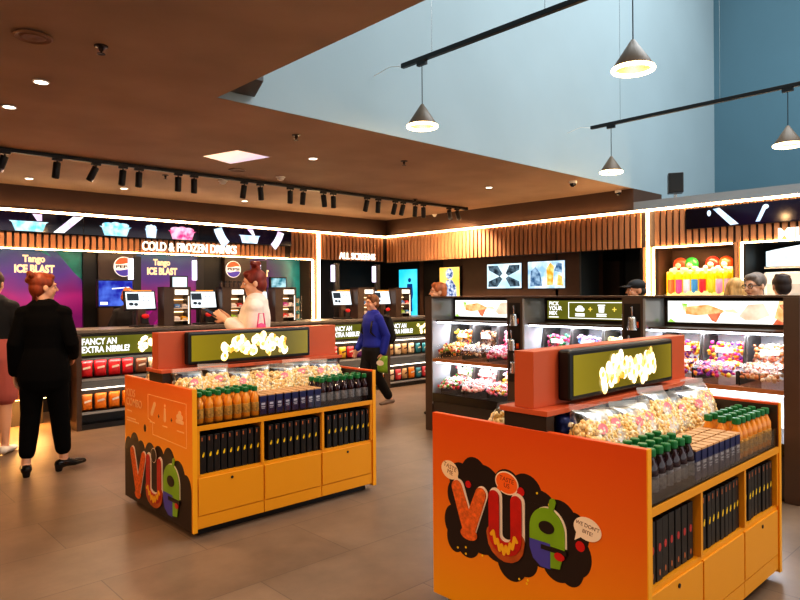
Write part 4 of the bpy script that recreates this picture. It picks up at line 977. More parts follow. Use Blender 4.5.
def make_packet(w, h, d, m, m2, kind='pouch', seed=0):
    t = thing('snack_packet', '', 'snack packet', (0, 0, 0), 0, '')
    obj('packet_body', pillow(w, h, d, 8, 8, seed, .004), m, t, True)
    if m2:
        bm = bmesh.new(); poly(bm, [(-w*.30, h*.50), (w*.30, h*.58), (w*.28, h*.70), (-w*.30, h*.62)], .002)
        obj('front_print', bm, m2, t, loc=(0, -d*.60, 0), rot=FA)
    return t
pm = {k: mat(k+'_packet', c, .35, var=.25, vscale=14) for k, c in dict(red='#c8202a', brown='#7a4a30', cream='#e3cfae', amber='#e8831e', blue='#2b4a9a', purple='#6a2a7a', teal='#2f7a8a', tan='#c9a070', yellow='#e5b52a', pink='#d8484f').items()}
pw = mat('white_packet_print', '#f5ede2', .5); pd = mat('dark_packet_print', '#5a1a1a', .5)
def nibble(X, zs1, zs2, label, which, goods):
    W = 1.15
    t = thing('snack_display_unit', label, 'shelf unit', (X, 7.86, 0), 0, 'snack shelf units along the till counter')
    B('side_frame', M['bronze'], [(0, -.12, 0, .055, .065, 1.07)], t, .002); B('side_frame', M['bronze'], [(W-.055, -.12, 0, W, .065, 1.07)], t, .002)
    B('base', M['black'], [(.055, -.11, 0, W-.055, .065, .06)], t)
    for z in (zs1, zs2):
        sh = B('shelf', M['black'], [(.055, -.115, z-.035, W-.055, .065, z)], t)
        B('price_rail', M['cabside'], [(.055, -.122, z-.032, W-.055, -.115, z-.004)], sh)
        B('shelf_light', emit('shelf_led', '#fff0dc', 3.5), [(.06, -.04, z+.235, W-.06, -.02, z+.245)], sh)
    B('backboard', M['charcoal'], [(.055, .055, .06, W-.055, .068, .82)], t)
    hb = B('header_box', M['black'], [(.03, -.075, .80, W-.03, .065, 1.07)], t)
    PL('header_face', M['olive2'], [[(0, 0), (W-.09, 0), (W-.09, .215), (0, .215)]], hb, .004, loc=(.045, -.077, .83), rot=FA)
    text('header_lettering', 'FANCY AN\nEXTRA NIBBLE?', .098, M['signw'], hb, (.07, -.082, .955), FA, .001, .003, width=.53, line=.92)
    rnd = random.Random(which); bm = bmesh.new()
    for i in range(16): ell(bm, (.84+rnd.uniform(-.12, .16), -.082, .935+rnd.uniform(-.075, .075)), (.036, .004, .032), 1)
    obj('popcorn_picture', bm, M['popglow'], hb, True)
    lamp('AREA', (X+W/2, 7.80, .795), 2.2, '#fff0dc', 1.0, (.5, 0, 0), sy=.05, name='snack_lamp'); lamp('AREA', (X+W/2, 7.79, zs1-.04), 1.8, '#fff0dc', 1.0, (.5, 0, 0), sy=.05, name='snack_lamp')
    for row, (z, lst) in enumerate(((zs1, goods[0]), (zs2, goods[1]))):
        n = len(lst)
        for i, (c, w, h, cn) in enumerate(lst):
            x = X+.12+i*(W-.22)/(max(n-1, 1))
            place(f'pk{c}{w}{h}', lambda: make_packet(w, h, .07, pm[c], pd if c in ('cream', 'tan', 'yellow') else pw, seed=i), (x, 7.86-.055+random.uniform(-.01, .01), z), f'{cn} snack packet, {ORD[i]} from left on the {["upper", "lower"][row]} shelf, {label.split(" snack")[0]} snack unit', f'snack packets in the {label.split(" snack")[0]} unit', random.uniform(-.15, .15))
R_ = ('red', .135, .19, 'red'); A_ = ('amber', .13, .19, 'orange'); C_ = ('cream', .135, .18, 'cream'); T_ = ('tan', .11, .18, 'tan'); TE = ('teal', .11, .17, 'teal'); PI_ = ('pink', .11, .18, 'pink')
nibble(2.33, .58, .205, 'left snack shelf unit beside the blazer woman', 1, [[R_, R_, R_, R_, ('brown', .13, .18, 'brown'), C_, C_], [A_, A_, A_, A_, A_, ('yellow', .13, .18, 'yellow'), A_]])
nibble(5.83, .53, .12, 'middle snack shelf unit left of the boy', 2, [[R_, ('yellow', .13, .18, 'yellow'), ('red', .12, .18, 'red'), ('purple', .12, .18, 'purple'), ('blue', .12, .18, 'blue'), ('purple', .12, .18, 'purple'), R_], [T_, PI_, T_, TE, PI_, T_, A_]])
nibble(6.98, .51, .10, 'right snack shelf unit between the boy and candy cabinet', 3, [[T_, C_, T_, C_, TE, TE, PI_], [C_, PI_, T_, A_, TE, PI_, PI_]])

# tills on the counter
ui = emit('till_screen', '#e6f1f7', 1.15); uid = emit('till_screen_dark', '#3a4046', .8)
def make_till():
    t = thing('till_monitor', '', 'till', (0, 0, 0), 0, 'till monitors on the counter')
    B('base', M['black'], [(-.12, -.08, 0, .12, .12, .02)], t, .004)
    B('stand', M['bronze'], [(-.05, .0, .02, .05, .05, .22)], t, .004)
    hb = B('monitor_housing', M['black'], [(-.20, -.03, .185, .20, .01, .435)], t, .008)
    hb.rotation_euler = (-.22, 0, 0); hb.location = (0, -.0, .02)
    PL('display', ui, [[(-.18, .205), (.18, .205), (.18, .42), (-.18, .42)]], hb, .003, loc=(0, -.0295, 0), rot=FA)
    PL('display_picture', uid, [[(-.165, .31), (-.02, .31), (-.02, .40), (-.165, .40)], circ(-.12, .265, .03, .02), circ(-.06, .26, .025, .02), [(.03, .35), (.05, .35), (.05, .36), (.03, .36)], [(.09, .35), (.11, .35), (.11, .36), (.09, .36)], [(.03, .30), (.05, .30), (.05, .31), (.03, .31)], [(.09, .30), (.11, .30), (.11, .31), (.09, .31)]], hb, .001, .003, loc=(0, -.0295, 0), rot=FA)
    cr = B('card_reader', M['black'], [(-.045, -.11, .04, .045, -.06, .14)], t, .006)
    bm = bmesh.new(); ell(bm, (0, -.115, .135), (.05, .02, .03), 2); obj('reader_light', bm, mat('red_reader', '#b31d1d', .3, emis='#c01818', es=.35), cr, True)
    B('top_lamp', mat('amber_lamp', '#d9922a', .4, emis='#d9922a', es=.5), [(-.12, -.012, .445, .12, .012, .46)], t)
    return t
for x, l in ((3.24, 'first till monitor from left, in front of the ginger staff member'), (4.085, 'second till monitor from left, between two snack racks'), (4.90, 'third till monitor, half hidden by the cream blouse woman'), (6.45, 'fourth till monitor from left, below the ALL SCREENS letters'), (7.30, 'fifth till monitor from left, just right of the boy')):
    place('till', make_till, (x, 8.2, 1.115), l, 'till monitors on the counter')
def make_rack():
    t = thing('counter_snack_rack', '', 'rack', (0, 0, 0), 0, 'lit snack racks on the counter')
    B('side_column', M['bronze'], [(-.18, -.10, 0, -.05, .10, .50)], t, .003)
    B('side_column', M['bronze'], [(.155, -.10, 0, .18, .10, .50)], t, .003)
    B('top_board', M['bronze'], [(-.18, -.10, .48, .18, .10, .50)], t)
    B('back', mat('warm_back', '#8a6a48', .5), [(-.05, .085, 0, .155, .10, .48)], t)
    B('header_light', emit('rack_header', '#fff6e6', 1.5), [(-.035, -.104, .40, .14, -.095, .465)], t)
    for z in (.07, .23): 
        sh = B('shelf', M['white'], [(-.05, -.10, z-.012, .155, .085, z)], t); B('shelf_light', emit('rack_led', '#ffe0b0', 3), [(-.045, .06, z+.10, .15, .07, z+.11)], sh)
    B('edge_light', emit('rack_edge', '#ffedd0', 1.6), [(.143, -.101, .02, .155, -.095, .38)], t)
    return t
snk = [mat('rack_snack_'+c, h, .4) for c, h in (('yellow', '#e8b21e'), ('red', '#c23a34'), ('blue', '#4a86c8'), ('magenta', '#c04aa0'), ('white', '#e8d8d0'), ('lime', '#9ac428'))]
snkn = ['yellow', 'red', 'blue', 'magenta', 'white', 'lime']
def make_snackbar(k):
    t = thing('snack_bar', '', 'snack', (0, 0, 0), 0, '')
    B('wrapper', snk[k], [(-.04, -.07, 0, .04, .03, .035), (-.03, -.05, .035, .03, .02, .05)], t, .004)
    B('wrapper_print', M['pale'], [(-.025, -.0715, .01, .025, -.070, .024)], t)
    return t
RN = ['first', 'second', 'third', 'fourth', 'fifth']
for i, x in enumerate((3.665, 4.475, 5.31, 6.85, 7.68)):
    place('rack', make_rack, (x, 8.2, 1.115), f'{RN[i]} lit snack rack from the left on the till counter', 'lit snack racks on the counter')
    for r, z in enumerate((.07, .23)):
        for j, dx in enumerate((.0, .1)):
            k = [(4, 0), (5, 4), (1, 4), (4, 1), (5, 2)][i][j] if r == 0 else [(2, 4), (4, 1), (3, 4), (2, 4), (2, 1)][i][j]
            place(f'snk{k}', lambda: make_snackbar(k), (x+dx, 8.18, 1.115+z), f'{snkn[k]} snack on {["lower", "upper"][r]} shelf, {["left", "right"][j]} side, {RN[i]} counter rack', 'snacks in the counter racks')
for i in range(5):
    place('sauce', lambda: (lambda t: (B('jar', M['bronze'], [(-.02, -.02, 0, .02, .02, .06)], t, .006), B('lid', M['black'], [(-.016, -.016, .06, .016, .016, .085)], t), t)[2])(thing('small_jar', '', 'jar', (0, 0, 0), 0, '')), (4.33+.07*i, 8.2, 1.615), f'{ORD[i]} small dark jar from left on top of second snack rack', 'jars on the second rack')
def make_totem():
    t = thing('till_light_totem', '', 'totem light', (0, 0, 0), 0, 'upright till lights behind the counter')
    B('post', M['charcoal'], [(.0, 0, 0, .10, .04, .90)], t, .003)
    B('light_strip', emit('violet_white_strip', '#eee2ff', 2.2), [(-.055, .0, .60, .0, .035, .87)], t)
    return t
for i, x in enumerate((3.255, 4.125, 5.135, 6.515, 7.40)):
    place('totem', make_totem, (x, 8.5, 1.115), f'{RN[i]} upright till light with pale violet strip from the left', 'upright till lights behind the counter')
# screens behind the counter
def back_screen(x0, x1, z0, z1, y, face, label, pics=()):
    t = thing('staff_screen', label, 'screen', (x0, y, z0), 0, 'screens behind the counter')
    w, h = x1-x0, z1-z0
    B('housing', M['black'], [(-.02, .004, -.02, w+.02, .06, h+.02)], t, .004); B('display', face, [(0, 0, 0, w, .006, h)], t)
    B('stand', M['charcoal'], [(w/2-.03, .02, -(z0-.95), w/2+.03, .06, -.02)], t)
    for nm, m, ps in pics: PL(nm, m, ps, t, .002, loc=(0, -.0005, 0), rot=FA)
back_screen(3.19, 3.68, 1.36, 1.72, 9.6, emit('blue_screen', '#2b2fa0', .8, '#5c7be0', 5), 'blue screen under the left round logo sign', [('line_picture', M['signw'], [[(.18, .24), (.42, .26), (.42, .275), (.18, .255)], [(.02, .02), (.12, .02), (.12, .06), (.02, .06)]])])
back_screen(4.155, 4.376, 1.46, 1.78, 9.35, emit('pale_screen', '#bfe3ea', 1, '#e8f6fa', 4), 'pale narrow screen behind the first snack rack')
back_screen(5.85, 6.13, 1.6, 1.785, 9.35, emit('teal_screen', '#2a7a8a', .8, '#bfe6ee', 8), 'small teal screen behind the third snack rack')
B_ = thing('back_worktop', 'dark worktop behind the tills under the drink posters', 'counter', (0, 0, 0))
B('worktop', M['black'], [(1.0, 9.3, .90, 7.1, 9.9, .95)], B_); B('cabinet_front', M['charcoal'], [(1.0, 9.35, 0, 7.1, 9.9, .90)], B_)
# wire rack with jars
t = thing('wire_rack', 'small wire rack of round tubs right of the third snack rack', 'rack', (5.62, 8.28, 1.115))
for x in (-.06, .06):
    for y in (-.04, .04):
        bm = bmesh.new(); tube(bm, [(x, y, 0), (x, y, .37)], [.004, .004], 6); obj('upright', bm, M['metal'], t)
B('wire_shelf', M['metal'], [(-.06, -.04, z, .06, .04, z+.004) for z in (.03, .15, .27)], t)
for j, z in enumerate((.035, .155, .275)):
    o = place('tub', lambda: (lambda t: (lambda bm: (lathe(bm, [(.035, 0), (.04, .06), (0, .06)], 14), obj('tub_body', bm, mat('tub_cream', '#c9b48a', .5), t), (lambda b2: (lathe(b2, [(.042, .06), (.042, .07), (0, .07)], 14), obj('tub_lid', b2, M['black'], t)))(bmesh.new()), t)[3])(bmesh.new()))(thing('snack_tub', '', 'tub', (0, 0, 0), 0, '')), (5.62, 8.28, 1.115+z), f'{["bottom", "middle", "top"][j]} round tub in the small wire rack', 'tubs in the wire rack')

# sweet dispenser in the niche
t = thing('sweet_dispenser', 'bright yellow sweet tube dispenser with round tops in the lit niche', 'sweet dispenser', (9.22, 4.24, 1.0), RB)
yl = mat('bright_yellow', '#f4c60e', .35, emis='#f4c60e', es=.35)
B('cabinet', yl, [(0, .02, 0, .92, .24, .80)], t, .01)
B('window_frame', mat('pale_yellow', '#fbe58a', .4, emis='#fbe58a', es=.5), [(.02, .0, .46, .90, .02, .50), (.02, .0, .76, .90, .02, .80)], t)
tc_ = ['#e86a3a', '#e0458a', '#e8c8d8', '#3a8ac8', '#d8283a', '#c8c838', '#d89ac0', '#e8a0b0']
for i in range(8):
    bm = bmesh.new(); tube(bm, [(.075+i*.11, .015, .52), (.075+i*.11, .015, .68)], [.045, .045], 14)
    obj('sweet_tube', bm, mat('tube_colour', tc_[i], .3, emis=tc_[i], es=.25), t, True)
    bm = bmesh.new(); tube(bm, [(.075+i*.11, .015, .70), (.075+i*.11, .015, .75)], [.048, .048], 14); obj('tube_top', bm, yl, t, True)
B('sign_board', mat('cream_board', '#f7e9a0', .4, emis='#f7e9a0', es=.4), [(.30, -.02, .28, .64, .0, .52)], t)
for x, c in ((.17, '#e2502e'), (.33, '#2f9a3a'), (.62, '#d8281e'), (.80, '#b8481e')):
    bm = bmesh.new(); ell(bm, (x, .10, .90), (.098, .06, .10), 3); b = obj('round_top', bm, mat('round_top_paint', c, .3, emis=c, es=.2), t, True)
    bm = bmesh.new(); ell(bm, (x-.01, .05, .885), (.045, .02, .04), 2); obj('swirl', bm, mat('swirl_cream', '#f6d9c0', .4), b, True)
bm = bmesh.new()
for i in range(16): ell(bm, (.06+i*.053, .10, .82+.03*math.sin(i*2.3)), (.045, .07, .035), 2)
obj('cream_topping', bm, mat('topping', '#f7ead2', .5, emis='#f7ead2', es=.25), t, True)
lamp('AREA', (9.15, 3.75, 2.1), 9, '#ffd9a0', .9, (0, -.3, PI/2), sy=.1, name='niche_lamp')
# milkshake machine area
t = thing('milkshake_sign', 'pale blue curved lit sign under the milkshake letters', 'sign', (9.6, 3.02, 1.84), RB)
bm = bmesh.new(); poly(bm, [(0, 0), (1.2, 0), (1.2, .32)]+[(1.2-1.2*i/12, .32-.12*(i/12)**2) for i in range(1, 12)]+[(0, .2)], .05); obj('lit_panel', bm, emit('pale_blue_panel', '#bfe9f7', 1.15, '#f2fbff', 3), t, rot=FA)
PL('rim', M['white'], [[(-.02, -.03), (1.22, -.03), (1.22, 0), (-.02, 0)]], t, .06, rot=FA); B('post', M['charcoal'], [(.5, .0, -1.8, .7, .05, -.03)], t)
t = thing('milkshake_machine', 'white drinks machine with dark blue side under the pale sign', 'machine', (9.3, 2.98, 0), RB)
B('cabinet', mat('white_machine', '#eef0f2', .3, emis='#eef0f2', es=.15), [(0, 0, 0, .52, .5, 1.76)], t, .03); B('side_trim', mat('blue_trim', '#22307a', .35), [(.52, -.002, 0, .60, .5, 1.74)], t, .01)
B('face_panel', mat('machine_panel', '#d8dde2', .3), [(.05, -.006, 1.2, .47, 0, 1.6)], t); B('spout', M['metal'], [(.2, -.06, 1.1, .3, 0, 1.18)], t)
t = thing('menu_board', 'narrow orange menu board at the right edge beside the machine', 'sign', (9.2, 2.24, 1.0), RB)
B('board', M['wood'], [(0, 0, 0, .4, .03, .85)], t); B('post', M['black'], [(.18, .03, -1.0, .22, .06, .5)], t)
# ------------------------------------------------------------------ people (local frame: facing -Y, x to the person's left)
def bake(name, bm, m, parent, voxel, it=3, fac=.5):
    me = bpy.data.meshes.new(name+'_src'); bmesh.ops.recalc_face_normals(bm, faces=bm.faces); bm.to_mesh(me); bm.free()
    o = bpy.data.objects.new(name+'_src', me); col.objects.link(o)
    md = o.modifiers.new('r', 'REMESH'); md.mode = 'VOXEL'; md.voxel_size = voxel
    sm = o.modifiers.new('s', 'SMOOTH'); sm.factor = fac; sm.iterations = it
    dg = bpy.context.evaluated_depsgraph_get()
    me2 = bpy.data.meshes.new_from_object(o.evaluated_get(dg)); me2.name = name
    bpy.data.objects.remove(o)
    me2.materials.clear(); me2.materials.append(m)
    for p in me2.polygons: p.use_smooth = True
    r = bpy.data.objects.new(name, me2); col.objects.link(r); r.parent = parent
    return r

TOR = [(.80, .150, .112, .0), (.88, .172, .122, .005), (.96, .160, .112, .0), (1.06, .138, .098, -.004), (1.16, .142, .102, -.006), (1.27, .158, .110, -.006), (1.34, .152, .096, .002), (1.392, .115, .076, .01), (1.43, .062, .062, .015)]
def torso(bm, grow=0, z0=.0, z1=2, extra=0, sx=1, sy=1, n=20):
    pts, rad = [], []
    for z, rx, ry, y in TOR:
        if z < z0 or z > z1: continue
        pts.append((0, y, z)); rad.append((rx*sx+grow, ry*sy+grow))
    tube(bm, pts, rad, n, ref=(1, 0, 0))

def person(label, X, Y, rz, s=1.0, P=None, skin=None, hair='#6a4026', hairstyle='short', voxel=.008, clothes=(), head=(0, 0, 0), face=True, glasses=False, group=None, scale_w=1.0):
    """P: joint overrides, metres for a 1.70 m figure; s scales the whole figure"""
    J = dict(shL=(.152, .005, 1.352), elL=(.20, .03, 1.09), wrL=(.215, -.02, .86), shR=(-.152, .005, 1.352), elR=(-.20, .03, 1.09), wrR=(-.215, -.02, .86),
             hipL=(.085, 0, .88), knL=(.092, -.012, .49), anL=(.095, .02, .085), hipR=(-.085, 0, .88), knR=(-.092, -.012, .49), anR=(-.095, .02, .085), toeL=(.115, -.15, .03), toeR=(-.115, -.15, .03))
    if P: J.update(P)
    t = thing('person', label, 'person', (X, Y, 0), rz, group); t.scale = (s, s, s)
    sk = skin or M['skin']
    J = {k: Vector(v) for k, v in J.items()}
    bm = bmesh.new()
    torso(bm)
    HC = Vector((0, -.012, 1.575))
    RH = Matrix.Rotation(head[0], 3, 'Z') @ Matrix.Rotation(head[1], 3, 'X') @ Matrix.Rotation(head[2], 3, 'Y')
    hp = lambda p: tuple(HC + RH @ Vector(p))
    for S in 'LR': tube(bm, [(0, .014, 1.385), tuple(J['sh'+S])], [.050, .042], 12)
    tube(bm, [(0, .018, 1.39), (0, .012, 1.44), tuple(HC+RH @ Vector((0, .02, -.05)))], [(.066, .062), (.054, .055), (.05, .055)], 14)
    # skull, jaw, nose, ears, brow
    ell(bm, hp((0, .008, .030)), (.074, .094, .083), 3, RH)
    ell(bm, hp((0, -.018, -.035)), (.060, .070, .070), 3, RH)
    ell(bm, hp((0, -.045, -.085)), (.036, .036, .026), 2, RH)
    tube(bm, [hp((0, -.084, .030)), hp((0, -.100, -.002)), hp((0, -.107, -.018))], [.008, .010, .014], 8)
    for sx in (-1, 1):
        ell(bm, hp((sx*.076, .012, -.005)), (.010, .022, .034), 2, RH)
        ell(bm, hp((sx*.034, -.076, .030)), (.026, .012, .009), 2, RH)
        ell(bm, hp((sx*.040, -.062, -.025)), (.024, .022, .024), 2, RH)
    for S in 'LR':
        a, b, c = J['sh'+S], J['el'+S], J['wr'+S]
        tube(bm, [a, a.lerp(b, .5), b, b.lerp(c, .35), c], [.044, .043, .037, .038, .026], 14)
        # hand: palm, four fingers, thumb
        d = (c-b).normalized(); sgn = 1 if S == 'L' else -1
        inw = Vector((-sgn, 0, 0)); inw = (inw-d*inw.dot(d)).normalized()            # palm faces the body
        fwd = d.cross(inw)*(-sgn)
        if fwd.y > 0: fwd = -fwd
        k = c+d*.045
        tube(bm, [c-d*.01, k, c+d*.088], [(.024, .018), (.038, .016), (.041, .013)], 12, ref=tuple(fwd))
        for i, (o_, L) in enumerate(((.030, .070), (.0105, .080), (-.0095, .075), (-.029, .058))):
            r0 = c+d*.085+fwd*o_; m1 = r0+d*L*.45+inw*.006+fwd*o_*.12; e1 = r0+d*L*.9+inw*.026+fwd*o_*.2
            tube(bm, [r0-d*.015, r0, m1, e1], [.0095, .0092, .0088, .0075], 8)
        r0 = c+d*.035+fwd*.030
        tube(bm, [r0, r0+fwd*.026+d*.025+inw*.008, r0+fwd*.034+d*.06+inw*.02], [.013, .0105, .0085], 8)
        h, kn, an = J['hip'+S], J['kn'+S], J['an'+S]; toe = J['toe'+S]
        tube(bm, [h, h.lerp(kn, .5), kn, kn.lerp(an, .35), kn.lerp(an, .7), an], [.088, .074, .054, .056, .042, .034], 14)
        f = (toe-an); f.z = 0; f.normalize()
        tube(bm, [an+Vector((0, 0, -.03))-f*.03, an+f*.06+Vector((0, 0, -.045)), an+f*.15+Vector((0, 0, -.058))], [(.036, .034), (.042, .028), (.036, .018)], 12)
    body = bake('body', bm, sk, t, voxel)
    if face:
        for sx in (-1, 1):
            bm = bmesh.new(); ell(bm, hp((sx*.032, -.0815, .008)), (.014, .007, .008), 2, RH); e = obj('eye', bm, M['eye'], t, True)
            bm = bmesh.new(); ell(bm, hp((sx*.032, -.0865, .008)), (.006, .003, .006), 2, RH); obj('iris', bm, M['iris'], e, True)
            bm = bmesh.new(); tube(bm, [hp((sx*.018, -.089, .030)), hp((sx*.034, -.087, .036)), hp((sx*.050, -.076, .031))], [.0045, .005, .003], 6); obj('eyebrow', bm, mat('brow', hair, .7), t, True)
        bm = bmesh.new(); tube(bm, [hp((-.024, -.076, -.056)), hp((0, -.086, -.054)), hp((.024, -.076, -.056))], [(.004, .003), (.007, .006), (.004, .003)], 8); obj('mouth', bm, M['lip'], t, True)
    if glasses:
        bm = bmesh.new()
        for sx in (-1, 1):
            ring = [hp((sx*.034+.026*math.cos(a), -.094, .008+.019*math.sin(a))) for a in [2*PI*i/14 for i in range(15)]]
            tube(bm, ring, [.0024]*15, 6); tube(bm, [hp((sx*.060, -.092, .014)), hp((sx*.079, -.02, .014)), hp((sx*.078, .015, .006))], [.003]*3, 6)
        tube(bm, [hp((-.009, -.096, .012)), hp((.009, -.096, .012))], [.003]*2, 6)
        obj('glasses', bm, M['black'], t, True)
    # hair
    hm = mat('hair', hair, .5, var=.35, vscale=28, stretch=(1, 1, .3))
    bm = bmesh.new(); rnd = random.Random(len(label))
    if hairstyle != 'cap':
        ell(bm, hp((0, .022, .048)), (.084, .100, .088), 3, RH)
        ell(bm, hp((0, -.030, .092)), (.062, .056, .034), 3, RH)
        if hairstyle != 'crop':
            ell(bm, hp((0, .052, -.005)), (.076, .066, .085), 3, RH)
        for sx in (-1, 1): ell(bm, hp((sx*.066, -.008, .045)), (.018, .045, .045), 2, RH)
    if hairstyle == 'bun':
        ell(bm, hp((0, .075, .0)), (.060, .045, .07), 3, RH)
        for i in range(16):
            a = rnd.uniform(0, 6.28); q = rnd.uniform(.2, 1)
            ell(bm, hp((.052*math.cos(a)*q, .085+.03*rnd.uniform(-1, 1), .088+.045*math.sin(a)*q)), (.03, .026, .028), 2, RH)
        for i in range(8): ell(bm, hp((rnd.uniform(-.05, .05), .075, -.07+rnd.uniform(-.03, .0))), (.010, .010, .03), 1, RH)
    if hairstyle == 'topbun':
        for i in range(18):
            a = rnd.uniform(0, 6.28); q = rnd.uniform(.1, 1)
            ell(bm, hp((.042*math.cos(a)*q, .035+.042*math.sin(a)*q, .155+rnd.uniform(-.03, .03))), (.026, .026, .026), 2, RH)
    if hairstyle == 'long':
        tube(bm, [hp((0, .05, .02)), hp((0, .065, -.08)), hp((0, .06, -.17))], [(.085, .05), (.09, .05), (.08, .035)], 14)
        for sx in (-1, 1): tube(bm, [hp((sx*.07, .01, .05)), hp((sx*.085, .005, -.05)), hp((sx*.08, .0, -.14))], [.025, .03, .02], 10)
    if hairstyle == 'short':
        for i in range(22):
            a = rnd.uniform(0, 6.28); ell(bm, hp((.062*math.cos(a)*rnd.random(), .015+.075*math.sin(a), .085+rnd.uniform(-.01, .045)*.8)), (.024, .026, .018), 1, RH)
    if hairstyle == 'cap':
        ell(bm, hp((0, .03, .0)), (.080, .085, .07), 3, RH)
    bake('hair', bm, hm, t, voxel, 2)
    if hairstyle == 'cap':
        bm = bmesh.new(); ell(bm, hp((0, .010, .062)), (.088, .104, .070), 3, RH)
        ell(bm, hp((0, -.115, .048)), (.07, .075, .010), 3, RH); cp = bake('cap', bm, mat('cap_black', '#15161a', .7), t, voxel, 2)
    for kind, cmat, par in clothes:
        bm = bmesh.new()
        if kind == 'jacket':
            hem = par.get('hem', .80); g = par.get('g', .016)
            torso(bm, g, hem+.04, 1.40)
            if hem < .85: tube(bm, [(0, .0, hem), (0, .0, .9), (0, 0, 1.0)], [(.185+g, .132+g), (.178+g, .125+g), (.155+g, .11+g)], 20)
            tube(bm, [(0, .018, 1.36), (0, .018, 1.415)], [(.085, .075), (.062, .062)], 14)
            for S in 'LR': tube(bm, [(0, .014, 1.385), tuple(J['sh'+S]+Vector((0, 0, .004)))], [.050+g, .046+g], 12)
            for S in 'LR':
                a, b, c = J['sh'+S], J['el'+S], J['wr'+S]; q = par.get('sleeve', .96)
                e = b.lerp(c, q) if q > 0 else a.lerp(b, 1+q)
                inn = a.lerp(Vector((0, .005, 1.345)), .45); g = par.get('gs', g*.75)
                if q > 0: tube(bm, [inn, a, a.lerp(b, .5), b, b.lerp(c, q*.5), e], [.052+g, .051+g, .047+g, .043+g, .040+g, .034+g], 14)
                else: tube(bm, [inn, a, a.lerp(b, .5), e], [.054+g, .053+g, .052+g, .052+g], 14)
            bake('jacket' if not par.get('name') else par['name'], bm, cmat, t, voxel)
        elif kind == 'trousers':
            g = par.get('g', .014); end = par.get('end', .93)
            tube(bm, [(0, .0, .80), (0, .003, .88), (0, 0, .97), (0, 0, 1.02)], [(.14+g, .105+g), (.170+g, .122+g), (.160+g, .114+g), (.15+g, .105+g)], 20)
            for S in 'LR':
                h, kn, an = J['hip'+S], J['kn'+S], J['an'+S]
                if end > .5:
                    e = kn.lerp(an, (end-.5)*2)
                    tube(bm, [h, h.lerp(kn, .5), kn, kn.lerp(an, .4), e], [.090+g, .080+g, .064+g, .060+g, .050+g], 16)
                else:
                    e = h.lerp(kn, end*2); tube(bm, [h, h.lerp(kn, end), e], [.092+g, .086+g, .080+g], 16)
            bake(par.get('name', 'trousers'), bm, cmat, t, voxel)
        elif kind == 'shoes':
            for S in 'LR':
                bm = bmesh.new(); an, toe = J['an'+S], J['toe'+S]; f = (toe-an); f.z = 0; f.normalize()
                hl = par.get('heel', 0)
                base = an.z-.085
                tube(bm, [an+Vector((0, 0, -.038))-f*.045, an+Vector((0, 0, -.035))+f*.02, an+f*.09+Vector((0, 0, -.050)), an+f*.185+Vector((0, 0, -.058))], [(.044, .040), (.046, .040), (.049, .032), (.036, .022)], 12, ref=tuple(f.cross(Vector((0, 0, 1)))))
                if hl: tube(bm, [an-f*.05+Vector((0, 0, -.05)), an-f*.05+Vector((0, 0, -.083))], [.034, .030], 10)
                bake('shoe', bm, cmat, t, voxel*.8, 2)
    return t, J

blackcloth = mat('black_wool', '#060606', .9, spec=.15); blacktr = mat('black_trousers', '#060606', .9, spec=.15); patent = mat('black_patent', '#0a0a0a', .1)
creamcloth = mat('cream_blouse', '#efe3d6', .8, var=.1, vscale=9); navycloth = mat('navy_tee', '#12161d', .85)
pinkcloth = mat('dusty_pink_shorts', '#b8655f', .8); bluejk = mat('royal_blue_jacket', '#1d2fa8', .7); darkcloth = mat('dark_uniform', '#15141a', .8)
fair = mat('fair_skin', '#e9b493', .5); warm = mat('warm_skin', '#cf9574', .5)
def face_dir(dx, dy): return math.atan2(dx, -dy)       # rz so that local -Y points along (dx, dy)

# woman in the black blazer, seen from behind, head turned to the right
person('woman in black blazer and cropped trousers seen from behind, red hair in a bun', 1.59, 6.135, face_dir(.42, .90), 1.0,
       dict(elL=(.21, .05, 1.10), wrL=(.225, -.02, .865), elR=(-.225, .05, 1.10), wrR=(-.20, -.16, .98), anL=(.13, .06, .10), toeL=(.17, -.10, .03), knL=(.105, .0, .50), anR=(-.14, -.05, .10), toeR=(-.26, -.17, .03), knR=(-.11, -.03, .50)),
       fair, '#8c3c18', 'bun', .007, [('jacket', blackcloth, dict(hem=.80, g=.024)), ('trousers', blacktr, dict(end=.88, g=.014)), ('shoes', patent, dict(heel=1))], head=(-1.05, 0, 0))
# person cut by the left edge
person('person in a navy tee and pink shorts cut off by the left edge', 1.43, 7.20, face_dir(.5, .85), 1.03, dict(elR=(-.26, .02, 1.10), wrR=(-.24, -.06, .87)), fair, '#4a3020', 'short', .010,
       [('jacket', navycloth, dict(hem=.90, g=.028, sleeve=-.25, name='tee')), ('trousers', pinkcloth, dict(end=.42, g=.03, name='shorts')), ('shoes', M['white'], {})])
# woman in the cream blouse walking left behind the far kiosk
tw, JW = person('woman in a cream blouse with auburn top bun, holding a tablet behind the kiosk', 3.14, 5.30, face_dir(-.80, .60), 1.02,
       dict(elL=(.20, -.02, 1.10), wrL=(.11, -.24, 1.25), elR=(-.20, -.02, 1.10), wrR=(-.11, -.24, 1.25)), fair, '#7c2a1c', 'topbun', .007,
       [('jacket', creamcloth, dict(hem=.78, g=.034, sleeve=.80, name='blouse')), ('trousers', mat('tan_trousers', '#6a5240', .8), dict(end=.95)), ('shoes', M['white'], {})], head=(.15, .12, 0))
